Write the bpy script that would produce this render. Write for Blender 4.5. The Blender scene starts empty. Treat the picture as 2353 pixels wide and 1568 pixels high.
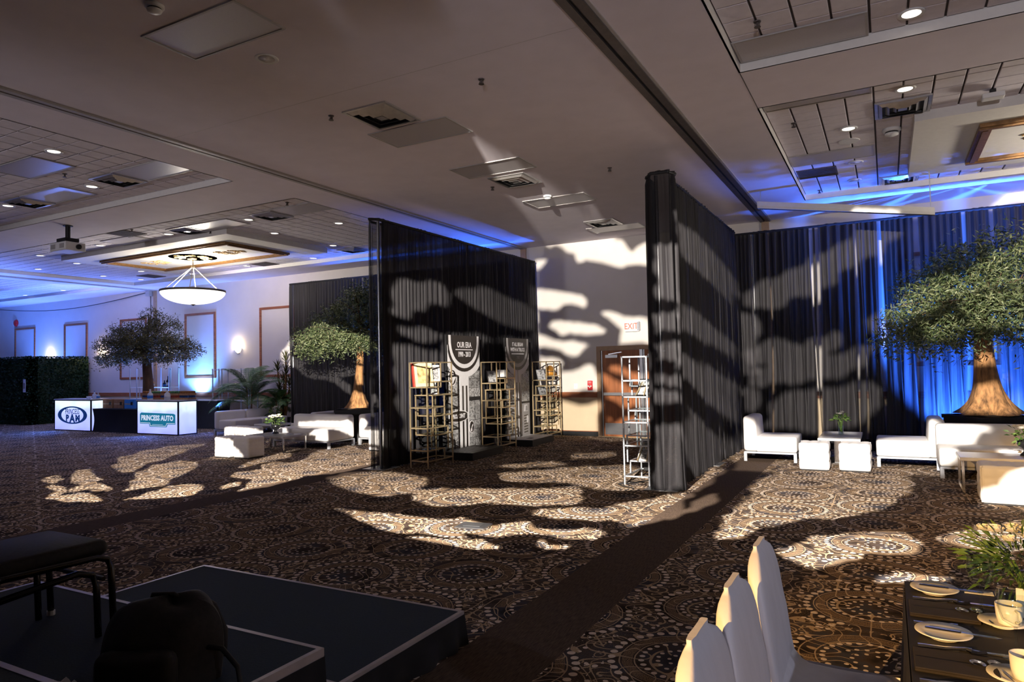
import bpy, bmesh, math, random
import numpy as np
from mathutils import Vector, Matrix
SC = bpy.context.scene
COL = SC.collection
PI = math.pi
rnd = random.Random(7)

# ---------------------------------------------------------------- camera, world, exposure
cam_d = bpy.data.cameras.new('camera'); cam = bpy.data.objects.new('camera', cam_d); COL.objects.link(cam)
_fx = Vector((0.878, 0.478, -0.0212)); _fw = Vector((-0.4771, 0.8780, 0.0379)).normalized()
_rt = (_fx - _fw * _fx.dot(_fw)).normalized(); _up = _rt.cross(_fw)
cam.matrix_world = Matrix(((_rt.x, _up.x, -_fw.x, 0), (_rt.y, _up.y, -_fw.y, 0), (_rt.z, _up.z, -_fw.z, 1.70), (0, 0, 0, 1)))
cam_d.sensor_width = 36.0; cam_d.lens = 36.0 * 1582.0 / 2353.0; cam_d.clip_start = 0.05; cam_d.clip_end = 200
SC.camera = cam
vs = SC.view_settings
vs.view_transform = 'Standard'; vs.look = 'None'; vs.gamma = 1.0; vs.use_curve_mapping = False
vs.exposure = 0.0
w = bpy.data.worlds.new('room_air'); SC.world = w; w.use_nodes = True
w.node_tree.nodes['Background'].inputs[0].default_value = (0.75, 0.72, 0.9, 1)
w.node_tree.nodes['Background'].inputs[1].default_value = 0.0
cy = SC.cycles
cy.use_denoising = True; cy.max_bounces = 7; cy.diffuse_bounces = 4; cy.glossy_bounces = 3
cy.transmission_bounces = 6; cy.transparent_max_bounces = 14; cy.sample_clamp_indirect = 3.0
cy.caustics_reflective = False; cy.caustics_refractive = False; cy.use_light_tree = True

# ---------------------------------------------------------------- lamps
def lamp(kind, name, loc, energy, col=(1, 1, 1), target=None, size=60, blend=0.3, radius=0.05, sy=None):
    d = bpy.data.lights.new(name, kind); d.energy = energy; d.color = col
    if kind == 'SPOT': d.spot_size = math.radians(size); d.spot_blend = blend; d.shadow_soft_size = radius
    elif kind == 'POINT': d.shadow_soft_size = radius
    elif kind == 'AREA':
        d.size = size
        if sy: d.shape = 'RECTANGLE'; d.size_y = sy
    o = bpy.data.objects.new(name, d); COL.objects.link(o); o.location = loc
    if target is not None:
        o.rotation_euler = (Vector(target) - Vector(loc)).to_track_quat('-Z', 'Y').to_euler()
    return o
GOBO_LAMPS = {'C': ((-2.0, 0.8, 4.25), 19.0, -17.0, 70), 'R': ((-0.35, 0.8, 4.25), 1.0, -17.0, 70), 'L': ((-2.6, 0.8, 4.25), 50.0, -15.0, 56)}
def gobo_frame(n):
    S, az, el, sz = GOBO_LAMPS[n]; az = math.radians(az); el = math.radians(el)
    fw = Vector((-math.sin(az) * math.cos(el), math.cos(az) * math.cos(el), math.sin(el))); rt = Vector((math.cos(az), math.sin(az), 0))
    return Vector(S), fw, rt, rt.cross(fw), sz
for n_ in GOBO_LAMPS:
    S_, fw_, _r, _u, sz_ = gobo_frame(n_)
    lamp('SPOT', 'gobo_projector_lamp', S_, 29000 if n_ == 'L' else 16000, (1.0, 0.91, 0.81), S_ + fw_, sz_, 0.02, 0.0007 if n_ == 'L' else 0.0016)
lamp('SPOT', 'warm_spot_lamp', (-2.7, -6, 3.0), 7500, (1.0, 0.56, 0.17), (0.25, 3.3, 0.6), 17, 0.5, 0.03)
lamp('SPOT', 'lavender_fill_lamp', (6.2, 0.2, 4.4), 400, (0.72, 0.76, 1.0), (-0.2, 2.45, 0.75), 20, 0.5, 0.1)  # added fill for the covered chairs, stands for no known fixture
lamp('SPOT', 'ceiling_fill_lamp', (1.5, -7.5, 2.0), 1900, (0.97, 0.91, 1.0), (-1.0, 9.0, 5.0), 44, 0.9, 0.25)  # this pair is added fill, brightens the ceiling and coffer edges from behind
lamp('SPOT', 'ceiling_fill_lamp', (-9.5, -7.5, 2.0), 1700, (0.97, 0.91, 1.0), (-11.0, 9.0, 5.0), 46, 0.9, 0.25)
BLUE = (0.03, 0.15, 1.0)
# floor LED cans by the trees, then added lamps behind the drape tops that only colour the ceiling
for loc, e, tg, sz in (((1.95, 13.72, 0.12), 5200, (1.75, 14.5, 1.9), 105), ((0.85, 13.75, 0.12), 4200, (0.95, 14.5, 1.9), 78), ((1.25, 13.85, 0.10), 1500, (1.2, 13.1, 2.6), 80),
                       ((2.3, 15.0, 0.12), 500, (2.3, 14.9, 4.7), 50),
                       ((-10.55, 13.95, 0.12), 3200, (-10.5, 14.7, 2.2), 95), ((-11.3, 13.9, 0.12), 900, (-11.2, 13.3, 2.6), 80)):
    lamp('SPOT', 'blue_lamp', loc, e, BLUE, tg, sz, 0.6, 0.06)
for x, y, e, sz, ty in ((-1.9, 14.70, 34, 72, 14.4), (-0.9, 14.6, 22, 64, 14.0), (0.2, 14.58, 24, 64, 13.9), (1.3, 14.58, 44, 70, 13.9), (2.5, 14.58, 54, 70, 13.9),
                        (-8.35, 14.85, 70, 110, 14.2), (-9.3, 14.9, 75, 108, 14.4), (-10.4, 14.9, 55, 104, 14.5), (-11.6, 14.9, 32, 104, 14.5), (-8.1, 13.4, 26, 110, 13.0)):
    lamp('SPOT', 'blue_lamp', (x, y, 3.78), e, BLUE, (x, ty, 4.7), sz, 0.7, 0.04)
for loc, e, c, tg, sz in (((-20.35, 15.05, 0.95), 420, (0.12, 0.34, 1.0), (-20.45, 15.42, 1.9), 125), ((-20.9, 14.3, 0.3), 1000, (0.10, 0.22, 1.0), (-20.9, 14.0, 4.0), 120),
                          ((-29.5, 14.3, 0.2), 2200, (0.07, 0.2, 1.0), (-29.5, 13.4, 4.7), 120), ((-24.6, 13.4, 1.1), 1300, (0.12, 0.24, 1.0), (-24.0, 11.5, 4.7), 125),
                          ((-22.4, 12.0, 1.3), 900, (0.14, 0.26, 1.0), (-23.5, 6.0, 4.7), 110), ((-22.6, 12.15, 0.9), 170, (0.05, 0.17, 1.0), (-22.9, 10.6, 0), 140), ((-18.0, 12.1, 0.9), 170, (0.05, 0.17, 1.0), (-17.8, 10.4, 0), 140), ((-16.9, 13.3, 0.9), 90, (0.05, 0.17, 1.0), (-16.4, 13.0, 0), 140)):  # the floor-aimed spots are added to spread blue around the bar
    lamp('SPOT', 'blue_lamp', loc, e, c, tg, sz, 0.7, 0.1)
lamp('SPOT', 'wall_fill_lamp', (-24.0, 12.3, 4.55), 130, (0.58, 0.55, 1.0), (-24.5, 15.5, 2.6), 140, 0.8, 0.1)  # this pair is added lavender fill for the left wall, without a fixture
lamp('SPOT', 'wall_fill_lamp', (-16.8, 12.6, 4.55), 130, (0.70, 0.62, 1.0), (-17.0, 15.5, 2.6), 140, 0.8, 0.1)
lamp('POINT', 'chandelier_lamp', (-15.54, 11.55, 3.93), 400, (1.0, 0.90, 0.76), radius=0.25)
lamp('POINT', 'chandelier_lamp', (3.57, 11.55, 3.93), 420, (1.0, 0.88, 0.74), radius=0.25)
DOWN = [(-10.01, 5.27), (-11.38, 6.58), (-13.88, 6.53), (-11.31, 9.69), (-13.91, 9.72), (-16.42, 9.69), (-18.96, 9.66),
        (-10.06, 10.96), (-11.96, 10.96), (-19.53, 10.89), (-21.39, 10.85), (-11.98, 12.84), (-19.58, 12.79), (-21.41, 12.74),
        (-13.76, 13.98), (-16.3, 13.9), (-18.91, 14.03), (-21.3, 13.9), (-26.04, 14.05), (-28.58, 14.05)]
DOWNR = [(0.31, 7.12), (0.30, 9.09), (-0.34, 10.25), (0.25, 13.80)]
for x, y in ((-10.0, 5.3), (-13.9, 6.5), (-11.3, 9.7), (-19.0, 9.7), (-12.0, 12.8), (-21.4, 10.9), (0.3, 7.1), (0.3, 9.1), (-0.3, 10.2), (3.4, 5.0)):
    lamp('SPOT', 'downlight_lamp', (x, y, 4.66), 28, (1.0, 0.83, 0.70), (x, y, 0), 120, 0.5, 0.08)
# ---------------------------------------------------------------- node helpers
class X:
    """a little arithmetic on shader sockets"""
    def __init__(s, nt, sock): s.nt = nt; s.s = sock
    def _m(s, op, o=None, p=None):
        n = s.nt.nodes.new('ShaderNodeMath'); n.operation = op
        for k, v in enumerate((s, o, p)):
            if v is None: continue
            if isinstance(v, X): s.nt.links.new(v.s, n.inputs[k])
            else: n.inputs[k].default_value = float(v)
        return X(s.nt, n.outputs[0])
    def __add__(s, o): return s._m('ADD', o)
    __radd__ = __add__
    def __sub__(s, o): return s._m('SUBTRACT', o)
    def __mul__(s, o): return s._m('MULTIPLY', o)
    __rmul__ = __mul__
    def __truediv__(s, o): return s._m('DIVIDE', o)
    def fl(s): return s._m('FLOOR')
    def fr(s): return s._m('FRACT')
    def mod2(s): return s._m('FLOORED_MODULO', 2.0)
    def ab(s): return s._m('ABSOLUTE')
    def lt(s, o): return s._m('LESS_THAN', o)
    def gt(s, o): return s._m('GREATER_THAN', o)
    def mx(s, o): return s._m('MAXIMUM', o)
    def mn(s, o): return s._m('MINIMUM', o)
    def sq(s): return s._m('SQRT')
    def at2(s, o): return s._m('ARCTAN2', o)
    def sn(s): return s._m('SINE')

def newmat(name):
    m = bpy.data.materials.new(name); m.use_nodes = True
    nt = m.node_tree; return m, nt, nt.nodes['Principled BSDF']
def rgb(c): return (c[0], c[1], c[2], 1)
def ramp(nt, fac, stops):
    n = nt.nodes.new('ShaderNodeValToRGB'); e = n.color_ramp.elements
    while len(e) < len(stops): e.new(0.5)
    for k, (p, c) in enumerate(stops): e[k].position = p; e[k].color = rgb(c)
    nt.links.new(fac, n.inputs[0]); return n.outputs[0]
def noise(nt, scale, detail=3, vec=None, rough=0.55, out=0):
    n = nt.nodes.new('ShaderNodeTexNoise'); n.inputs['Scale'].default_value = scale; n.inputs['Detail'].default_value = detail
    n.inputs['Roughness'].default_value = rough
    if vec is not None: nt.links.new(vec, n.inputs['Vector'])
    return n.outputs[out]
def objco(nt, scale=None):
    n = nt.nodes.new('ShaderNodeTexCoord'); s = n.outputs['Object']
    if scale:
        m = nt.nodes.new('ShaderNodeMapping'); m.inputs['Scale'].default_value = scale
        nt.links.new(s, m.inputs[0]); s = m.outputs[0]
    return s
def mixc(nt, fac, a, b):
    n = nt.nodes.new('ShaderNodeMix'); n.data_type = 'RGBA'
    for k, v in ((0, fac), (6, a), (7, b)):
        if isinstance(v, X): v = v.s
        if isinstance(v, (tuple, list)): n.inputs[k].default_value = rgb(v)
        elif isinstance(v, (int, float)): n.inputs[k].default_value = v
        else: nt.links.new(v, n.inputs[k])
    return n.outputs[2]
def pm(name, col, rough=0.6, metal=0.0, var=0.12, scale=12, bump=0.0, bscale=60, spec=0.4, stretch=None, emit=None, es=0, alpha=1, trans=0):
    """procedural principled material: the colour varied by noise, optional fine relief"""
    m, nt, b = newmat(name)
    co = objco(nt, stretch)
    f = noise(nt, scale, 3, co)
    c = ramp(nt, f, [(0.3, [v * (1 - var) for v in col]), (0.7, [min(1, v * (1 + var)) for v in col])])
    nt.links.new(c, b.inputs['Base Color'])
    b.inputs['Roughness'].default_value = rough; b.inputs['Metallic'].default_value = metal
    b.inputs['Specular IOR Level'].default_value = spec
    if trans: b.inputs['Transmission Weight'].default_value = trans; b.inputs['IOR'].default_value = 1.45
    if alpha < 1: b.inputs['Alpha'].default_value = alpha
    if bump:
        bn = nt.nodes.new('ShaderNodeBump'); bn.inputs['Strength'].default_value = bump; bn.inputs['Distance'].default_value = 0.01
        nt.links.new(noise(nt, bscale, 4, co), bn.inputs['Height']); nt.links.new(bn.outputs[0], b.inputs['Normal'])
    if emit is not None:
        b.inputs['Emission Color'].default_value = rgb(emit); b.inputs['Emission Strength'].default_value = es
        m.cycles.emission_sampling = 'NONE' if es < 0 else 'AUTO'
    return m

M = {}
M['ceil'] = pm('ceiling_paint', (0.78, 0.725, 0.785), 0.85, var=0.03, scale=3, bump=0.05, bscale=120)
M['tile'] = pm('acoustic_tile', (0.72, 0.68, 0.73), 0.95, var=0.05, scale=9, bump=0.25, bscale=160)
M['groove'] = pm('tile_groove_shadow_grid', (0.045, 0.035, 0.033), 0.9)
M['trim_white'] = pm('white_trim_paint', (0.78, 0.76, 0.72), 0.6, var=0.03)
M['wall'] = pm('wall_paint', (0.70, 0.655, 0.60), 0.8, var=0.03, scale=2, bump=0.04, bscale=150)
M['wainscot'] = pm('wainscot_paint', (0.68, 0.54, 0.36), 0.8, var=0.04, scale=3)
M['wood'] = pm('red_brown_wood', (0.30, 0.105, 0.045), 0.45, var=0.35, scale=3, stretch=(1, 1, 12), bump=0.05)
M['railwood'] = pm('chair_rail_wood', (0.34, 0.12, 0.05), 0.45, var=0.3, scale=3, stretch=(1, 1, 14))
M['doorwood'] = pm('door_wood_veneer', (0.36, 0.125, 0.045), 0.4, var=0.3, scale=2.5, stretch=(9, 1, 0.5))
M['frame_tan'] = pm('tan_door_frame', (0.42, 0.28, 0.17), 0.5, var=0.08)
M['black'] = pm('matte_black', (0.012, 0.012, 0.013), 0.6, var=0.2)
M['blackgloss'] = pm('gloss_black', (0.01, 0.01, 0.011), 0.25, var=0.2)
M['steel'] = pm('brushed_steel', (0.62, 0.63, 0.65), 0.3, 1.0, var=0.08, scale=4, stretch=(1, 1, 20))
M['darksteel'] = pm('dark_track_metal', (0.10, 0.085, 0.08), 0.5, 0.4, var=0.15)
M['trackpaint'] = pm('grey_track_paint', (0.40, 0.38, 0.37), 0.5, var=0.06)
M['brass'] = pm('pale_brass', (0.62, 0.49, 0.29), 0.35, 0.75, var=0.08)
M['goldmould'] = pm('gold_moulding', (0.24, 0.125, 0.045), 0.4, 0.35, var=0.25, scale=14)
M['leather'] = pm('white_leatherette', (0.80, 0.77, 0.74), 0.5, var=0.03, scale=4, bump=0.04, bscale=220)
M['silverleg'] = pm('satin_silver_paint', (0.55, 0.57, 0.60), 0.35, 0.5, var=0.05)
M['lacquer'] = pm('white_lacquer', (0.80, 0.79, 0.78), 0.18, var=0.02)
M['greytop'] = pm('grey_lacquer', (0.46, 0.45, 0.46), 0.2, var=0.04)
M['spandex'] = pm('black_spandex', (0.008, 0.008, 0.010), 0.75, var=0.25)
M['coverwhite'] = pm('white_spandex_cover', (0.66, 0.64, 0.68), 0.75, var=0.04, scale=6, bump=0.1, bscale=14, stretch=(3, 3, 1))
M['bark'] = pm('orange_brown_bark', (0.29, 0.145, 0.055), 0.85, var=0.65, scale=9, stretch=(2.2, 2.2, 0.5), bump=0.9, bscale=16)
M['barkdark'] = pm('dark_brown_bark', (0.11, 0.058, 0.032), 0.9, var=0.4, scale=9, stretch=(2.2, 2.2, 0.5), bump=0.9, bscale=16)
M['twig'] = pm('dark_twig_bark', (0.085, 0.055, 0.03), 0.9, var=0.4, scale=20)
M['soil'] = pm('dark_moss', (0.035, 0.024, 0.016), 0.95, var=0.5, scale=30, bump=0.6)
M['chrome'] = pm('chrome', (0.75, 0.75, 0.76), 0.12, 1.0, var=0.03)
M['porcelain'] = pm('porcelain', (0.80, 0.77, 0.72), 0.25, var=0.03)
M['silver'] = pm('cutlery_silver', (0.72, 0.70, 0.68), 0.16, 1.0, var=0.05)
M['cloth_black'] = pm('black_tablecloth', (0.010, 0.008, 0.009), 0.7, var=0.3)
M['napkin'] = pm('black_napkin', (0.02, 0.014, 0.012), 0.85, var=0.2)
M['deck'] = pm('charcoal_stage_carpet', (0.014, 0.024, 0.036), 0.95, var=0.3, scale=180, bump=0.2)
M['deckedge'] = pm('aluminium_deck_edge', (0.45, 0.40, 0.39), 0.4, 0.4, var=0.1)
M['skirt'] = pm('black_skirt_cloth', (0.006, 0.006, 0.007), 0.9, var=0.3)
M['nylon'] = pm('dark_brown_nylon', (0.008, 0.007, 0.006), 0.7, var=0.4, scale=30, bump=0.2)
M['cardboard'] = pm('brown_cardboard', (0.36, 0.19, 0.09), 0.85, var=0.15)
M['red'] = pm('red_enamel', (0.55, 0.015, 0.02), 0.35, var=0.08)
M['plastic_white'] = pm('white_plastic', (0.75, 0.75, 0.74), 0.45, var=0.03)
M['grille'] = pm('dark_return_grille', (0.11, 0.085, 0.075), 0.8, var=0.2, scale=120)
M['petal'] = pm('cream_white_petals', (0.80, 0.76, 0.68), 0.7, var=0.08, scale=30)
M['amber'] = pm('amber_resin', (0.50, 0.22, 0.03), 0.35, var=0.3, scale=14)
M['paper'] = pm('white_card', (0.78, 0.76, 0.73), 0.7, var=0.03)
M['teal'] = pm('teal_vinyl', (0.02, 0.24, 0.38), 0.4, var=0.05, emit=(0.02, 0.30, 0.50), es=0.45)
M['navy'] = pm('navy_vinyl', (0.01, 0.05, 0.22), 0.4, var=0.05, emit=(0.01, 0.07, 0.30), es=0.3)
M['whitevinyl'] = pm('white_vinyl', (0.8, 0.8, 0.82), 0.4, var=0.02, emit=(0.72, 0.82, 1.0), es=0.8)
M['lamp'] = pm('lit_lamp_lens', (0.9, 0.9, 0.88), 0.4, emit=(1.0, 0.88, 0.74), es=3.2)
M['lamp'].cycles.emission_sampling = 'NONE'
M['dimlamp'] = pm('unlit_lamp_lens', (0.75, 0.73, 0.7), 0.3)
M['ornament'] = pm('pale_gilt_plaster', (0.60, 0.42, 0.20), 0.5, 0.1, var=0.5, scale=20)
M['silverbright'] = pm('bright_silver_tube', (0.50, 0.53, 0.57), 0.3, 0.5, var=0.05)
M['bowl'] = pm('lit_alabaster_glass', (0.9, 0.88, 0.84), 0.4, emit=(1.0, 0.93, 0.82), es=1.5)
M['shade'] = pm('lit_sconce_glass', (0.9, 0.88, 0.84), 0.4, emit=(1.0, 0.86, 0.62), es=2.6)
M['shade'].cycles.emission_sampling = 'NONE'
M['exitred'] = pm('lit_red_letters', (0.7, 0.08, 0.06), 0.4, emit=(1.0, 0.16, 0.10), es=1.0)
M['vinylblack'] = pm('print_black', (0.022, 0.018, 0.016), 0.45, var=0.08)
M['vinylwhite'] = pm('print_white', (0.66, 0.65, 0.66), 0.45, var=0.03)
M['vinylgrey'] = pm('print_grey', (0.30, 0.29, 0.29), 0.45, var=0.05)
M['bottle'] = pm('dark_bottle_glass', (0.01, 0.012, 0.03), 0.12, var=0.1)
M['label'] = pm('cream_bottle_label', (0.55, 0.42, 0.25), 0.7, var=0.1)
M['bluewhite'] = pm('frosted_white_plastic', (0.75, 0.78, 0.85), 0.3, var=0.03)
M['troffer'] = pm('acrylic_light_panel', (0.50, 0.47, 0.48), 0.3, var=0.03, scale=60, spec=0.6, bump=0.02, bscale=300)
M['alu'] = pm('diffuser_aluminium', (0.50, 0.49, 0.48), 0.3, 0.75, var=0.1)
M['shadeback'] = pm('screen_case_white', (0.74, 0.72, 0.68), 0.5, var=0.03)

def glassmat():
    m, nt, b = newmat('clear_glass')
    out = nt.nodes['Material Output']
    t = nt.nodes.new('ShaderNodeBsdfTransparent'); g = nt.nodes.new('ShaderNodeBsdfGlossy'); g.inputs['Roughness'].default_value = 0.03
    lw = nt.nodes.new('ShaderNodeLayerWeight'); lw.inputs['Blend'].default_value = 0.5
    q = X(nt, lw.outputs['Facing']); fac = q * q * q * 0.45 + 0.045
    tint = ramp(nt, noise(nt, 3, 1, objco(nt)), [(0, (0.90, 0.94, 0.93)), (1, (0.95, 0.97, 0.96))]); nt.links.new(tint, t.inputs[0])
    mx = nt.nodes.new('ShaderNodeMixShader'); nt.links.new(fac.s, mx.inputs[0]); nt.links.new(t.outputs[0], mx.inputs[1]); nt.links.new(g.outputs[0], mx.inputs[2])
    nt.links.new(mx.outputs[0], out.inputs[0]); return m
M['glass'] = glassmat()

def litpanel():
    m, nt, b = newmat('backlit_acrylic')
    co = nt.nodes.new('ShaderNodeTexCoord').outputs['Generated']
    sep = nt.nodes.new('ShaderNodeSeparateXYZ'); nt.links.new(co, sep.inputs[0])
    z = X(nt, sep.outputs[2]); n = X(nt, noise(nt, 3.2, 1, co))
    f = (z * 0.75 + n * 0.55)
    c = ramp(nt, f.s, [(0.25, (0.30, 0.34, 1.0)), (0.75, (0.46, 0.54, 1.0)), (1.0, (0.75, 0.92, 1.0))])
    b.inputs['Base Color'].default_value = (0.45, 0.47, 0.55, 1); b.inputs['Roughness'].default_value = 0.35
    nt.links.new(c, b.inputs['Emission Color']); b.inputs['Emission Strength'].default_value = 1.25
    return m
M['lit'] = litpanel()

def photomat(name, scale, seed, lo, hi):
    m, nt, b = newmat(name)
    co = objco(nt)
    mp = nt.nodes.new('ShaderNodeMapping'); mp.inputs['Location'].default_value = (seed * 3.1, seed * 7.7, seed * 1.3); nt.links.new(co, mp.inputs[0])
    v = nt.nodes.new('ShaderNodeTexVoronoi'); v.inputs['Scale'].default_value = scale; nt.links.new(mp.outputs[0], v.inputs['Vector'])
    n = X(nt, noise(nt, scale * 1.6, 4, mp.outputs[0])); f = n * 0.75 + X(nt, v.outputs['Distance']) * 0.5
    c = ramp(nt, f.s, [(0.38, lo), (0.5, [(a + c2) * 0.3 for a, c2 in zip(lo, hi)]), (0.72, hi)])
    nt.links.new(c, b.inputs['Base Color']); b.inputs['Roughness'].default_value = 0.45; return m
PH = [photomat('printed_photo_%d' % k, s, k, (0.02, 0.018, 0.018), (h, h, h)) for k, (s, h) in enumerate([(20, .40), (30, .34), (16, .28), (24, .45)])]

def carpet():
    m, nt, b = newmat('medallion_carpet')
    co = objco(nt); sep = nt.nodes.new('ShaderNodeSeparateXYZ'); nt.links.new(co, sep.inputs[0])
    P, PY = 0.925, 0.92
    x = X(nt, sep.outputs[0]) / P + 0.5; y = X(nt, sep.outputs[1]) / PY + 0.5
    k = x.fl(); fx = (x.fr() - 0.5) * P
    yy = y + k.mod2() * 0.5
    fy = (yy.fr() - 0.5) * PY
    nz = X(nt, noise(nt, 5.0, 2, co)) - 0.5
    iy = yy.fl(); cmb = nt.nodes.new('ShaderNodeCombineXYZ'); nt.links.new(k.s, cmb.inputs[0]); nt.links.new(iy.s, cmb.inputs[1])
    wn = nt.nodes.new('ShaderNodeTexWhiteNoise'); wn.noise_dimensions = '2D'; nt.links.new(cmb.outputs[0], wn.inputs['Vector']); rnd_ = X(nt, wn.outputs['Value'])
    r = (fx * fx + fy * fy).sq() + nz * 0.03; th = fy.at2(fx)
    tw = (th * (1 / (2 * PI)) + rnd_ + 0.5).fr()          # turned by a different amount in every medallion
    def dots(R, n, d):
        a = ((th * (n / (2 * PI))).fr() - 0.5) * (2 * PI * R / n); dr = r - R
        return (a * a + dr * dr).lt(d * d)
    def ring(R, wd): return (r - R).ab().lt(wd)
    d = (dots(0.415, 36, 0.0235) * tw.lt(0.8)).mx(dots(0.245, 26, 0.0165)).mx(dots(0.15, 17, 0.0135) * tw.gt(0.2)).mx(dots(0.085, 9, 0.012))
    band = ring(0.325, 0.030) * tw.gt(0.12)
    sp = (r - 0.13 - tw * 0.14).ab().lt(0.008) * tw.gt(0.3)
    sp = sp.mx((r - 0.283).ab().lt(0.004)).mx((r - 0.368).ab().lt(0.004))
    c1 = (X(nt, noise(nt, 4.2, 0, co)) * 7.0).fr(); c2 = (X(nt, noise(nt, 8.5, 0.6, co)) * 4.5).fr()
    curl = (c1 - 0.5).ab().lt(0.10).mx((c2 - 0.5).ab().lt(0.07)) * r.gt(0.445)
    curl2 = (c1 - 0.5).ab().lt(0.06) * r.gt(0.10)
    stick = ((fx * 0.8 + fy * 0.6 - 0.07).ab().lt(0.006)) * r.gt(0.43)
    vor = nt.nodes.new('ShaderNodeTexVoronoi'); vor.inputs['Scale'].default_value = 17; nt.links.new(co, vor.inputs['Vector'])
    bead = X(nt, vor.outputs['Distance']).lt(0.30) * r.gt(0.46) * (c2 - 0.5).ab().gt(0.2)
    spk = X(nt, noise(nt, 160, 1, co))
    base = ramp(nt, noise(nt, 3.4, 3, co), [(0.38, (0.022, 0.015, 0.012)), (0.50, (0.060, 0.042, 0.032)), (0.58, (0.050, 0.048, 0.056)), (0.72, (0.018, 0.014, 0.014))])
    col = mixc(nt, band * (spk.gt(0.46)), base, (0.20, 0.13, 0.075))
    col = mixc(nt, r.gt(0.435) * spk.gt(0.55), col, (0.10, 0.07, 0.048))
    col = mixc(nt, curl.mx(curl2).mx(sp).mx(stick), col, (0.38, 0.27, 0.17))
    col = mixc(nt, d.mx(bead), col, (0.66, 0.53, 0.42))
    pile = nt.nodes.new('ShaderNodeMix'); pile.data_type = 'RGBA'; pile.blend_type = 'MULTIPLY'; pile.inputs[0].default_value = 0.5
    nt.links.new(col, pile.inputs[6]); nt.links.new(ramp(nt, spk.s, [(0.3, (0.55, 0.55, 0.55)), (0.7, (1.2, 1.2, 1.2))]), pile.inputs[7])
    nt.links.new(pile.outputs[2], b.inputs['Base Color']); b.inputs['Roughness'].default_value = 1.0; b.inputs['Specular IOR Level'].default_value = 0.05
    return m
M['carpet'] = carpet()
M['strip'] = pm('brown_border_carpet', (0.075, 0.052, 0.038), 1.0, var=0.45, scale=40, stretch=(4, 0.35, 1), spec=0.05)

def drapemat(name, lo, hi, scol=(0.019, 0.0175, 0.0195)):
    m, nt, b = newmat(name); out = nt.nodes['Material Output']
    at = nt.nodes.new('ShaderNodeAttribute'); at.attribute_name = 'weave'
    co = objco(nt); n = noise(nt, 40, 2, objco(nt, (1, 1, 0.05)))
    c = ramp(nt, n, [(0.3, [v * 0.6 for v in scol]), (0.7, [v * 1.35 for v in scol])])
    b.inputs['Roughness'].default_value = 0.7; b.inputs['Specular IOR Level'].default_value = 0.3
    nt.links.new(c, b.inputs['Base Color'])
    t = nt.nodes.new('ShaderNodeBsdfTransparent'); mx = nt.nodes.new('ShaderNodeMixShader')
    mr = nt.nodes.new('ShaderNodeMapRange'); mr.inputs[3].default_value = lo; mr.inputs[4].default_value = hi
    nt.links.new(at.outputs['Fac'], mr.inputs[0]); nt.links.new(mr.outputs[0], mx.inputs[0])
    nt.links.new(t.outputs[0], mx.inputs[1]); nt.links.new(b.outputs[0], mx.inputs[2]); nt.links.new(mx.outputs[0], out.inputs[0])
    return m
M['drape'] = drapemat('black_sheer_drape', 0.05, 0.99)

def leafmat(name, c1, c2, c3):
    m, nt, b = newmat(name)
    g = nt.nodes.new('ShaderNodeNewGeometry'); c = ramp(nt, g.outputs['Random Per Island'], [(0.0, c1), (0.5, c2), (1.0, c3)])
    nt.links.new(c, b.inputs['Base Color']); b.inputs['Roughness'].default_value = 0.5; b.inputs['Specular IOR Level'].default_value = 0.35
    return m
M['leaf'] = leafmat('olive_leaf', (0.026, 0.044, 0.015), (0.080, 0.108, 0.042), (0.19, 0.205, 0.105))
M['leafdark'] = leafmat('dark_tree_leaf', (0.05, 0.045, 0.014), (0.10, 0.095, 0.03), (0.16, 0.13, 0.05))
M['palm'] = leafmat('palm_leaf', (0.03, 0.07, 0.02), (0.06, 0.13, 0.04), (0.11, 0.19, 0.07))
M['dracaena'] = leafmat('dracaena_leaf', (0.03, 0.035, 0.012), (0.06, 0.06, 0.02), (0.10, 0.08, 0.03))
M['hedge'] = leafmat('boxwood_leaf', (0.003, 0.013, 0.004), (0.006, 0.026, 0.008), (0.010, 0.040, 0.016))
M['green'] = leafmat('florist_green', (0.03, 0.06, 0.012), (0.07, 0.13, 0.025), (0.13, 0.19, 0.05))

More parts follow.
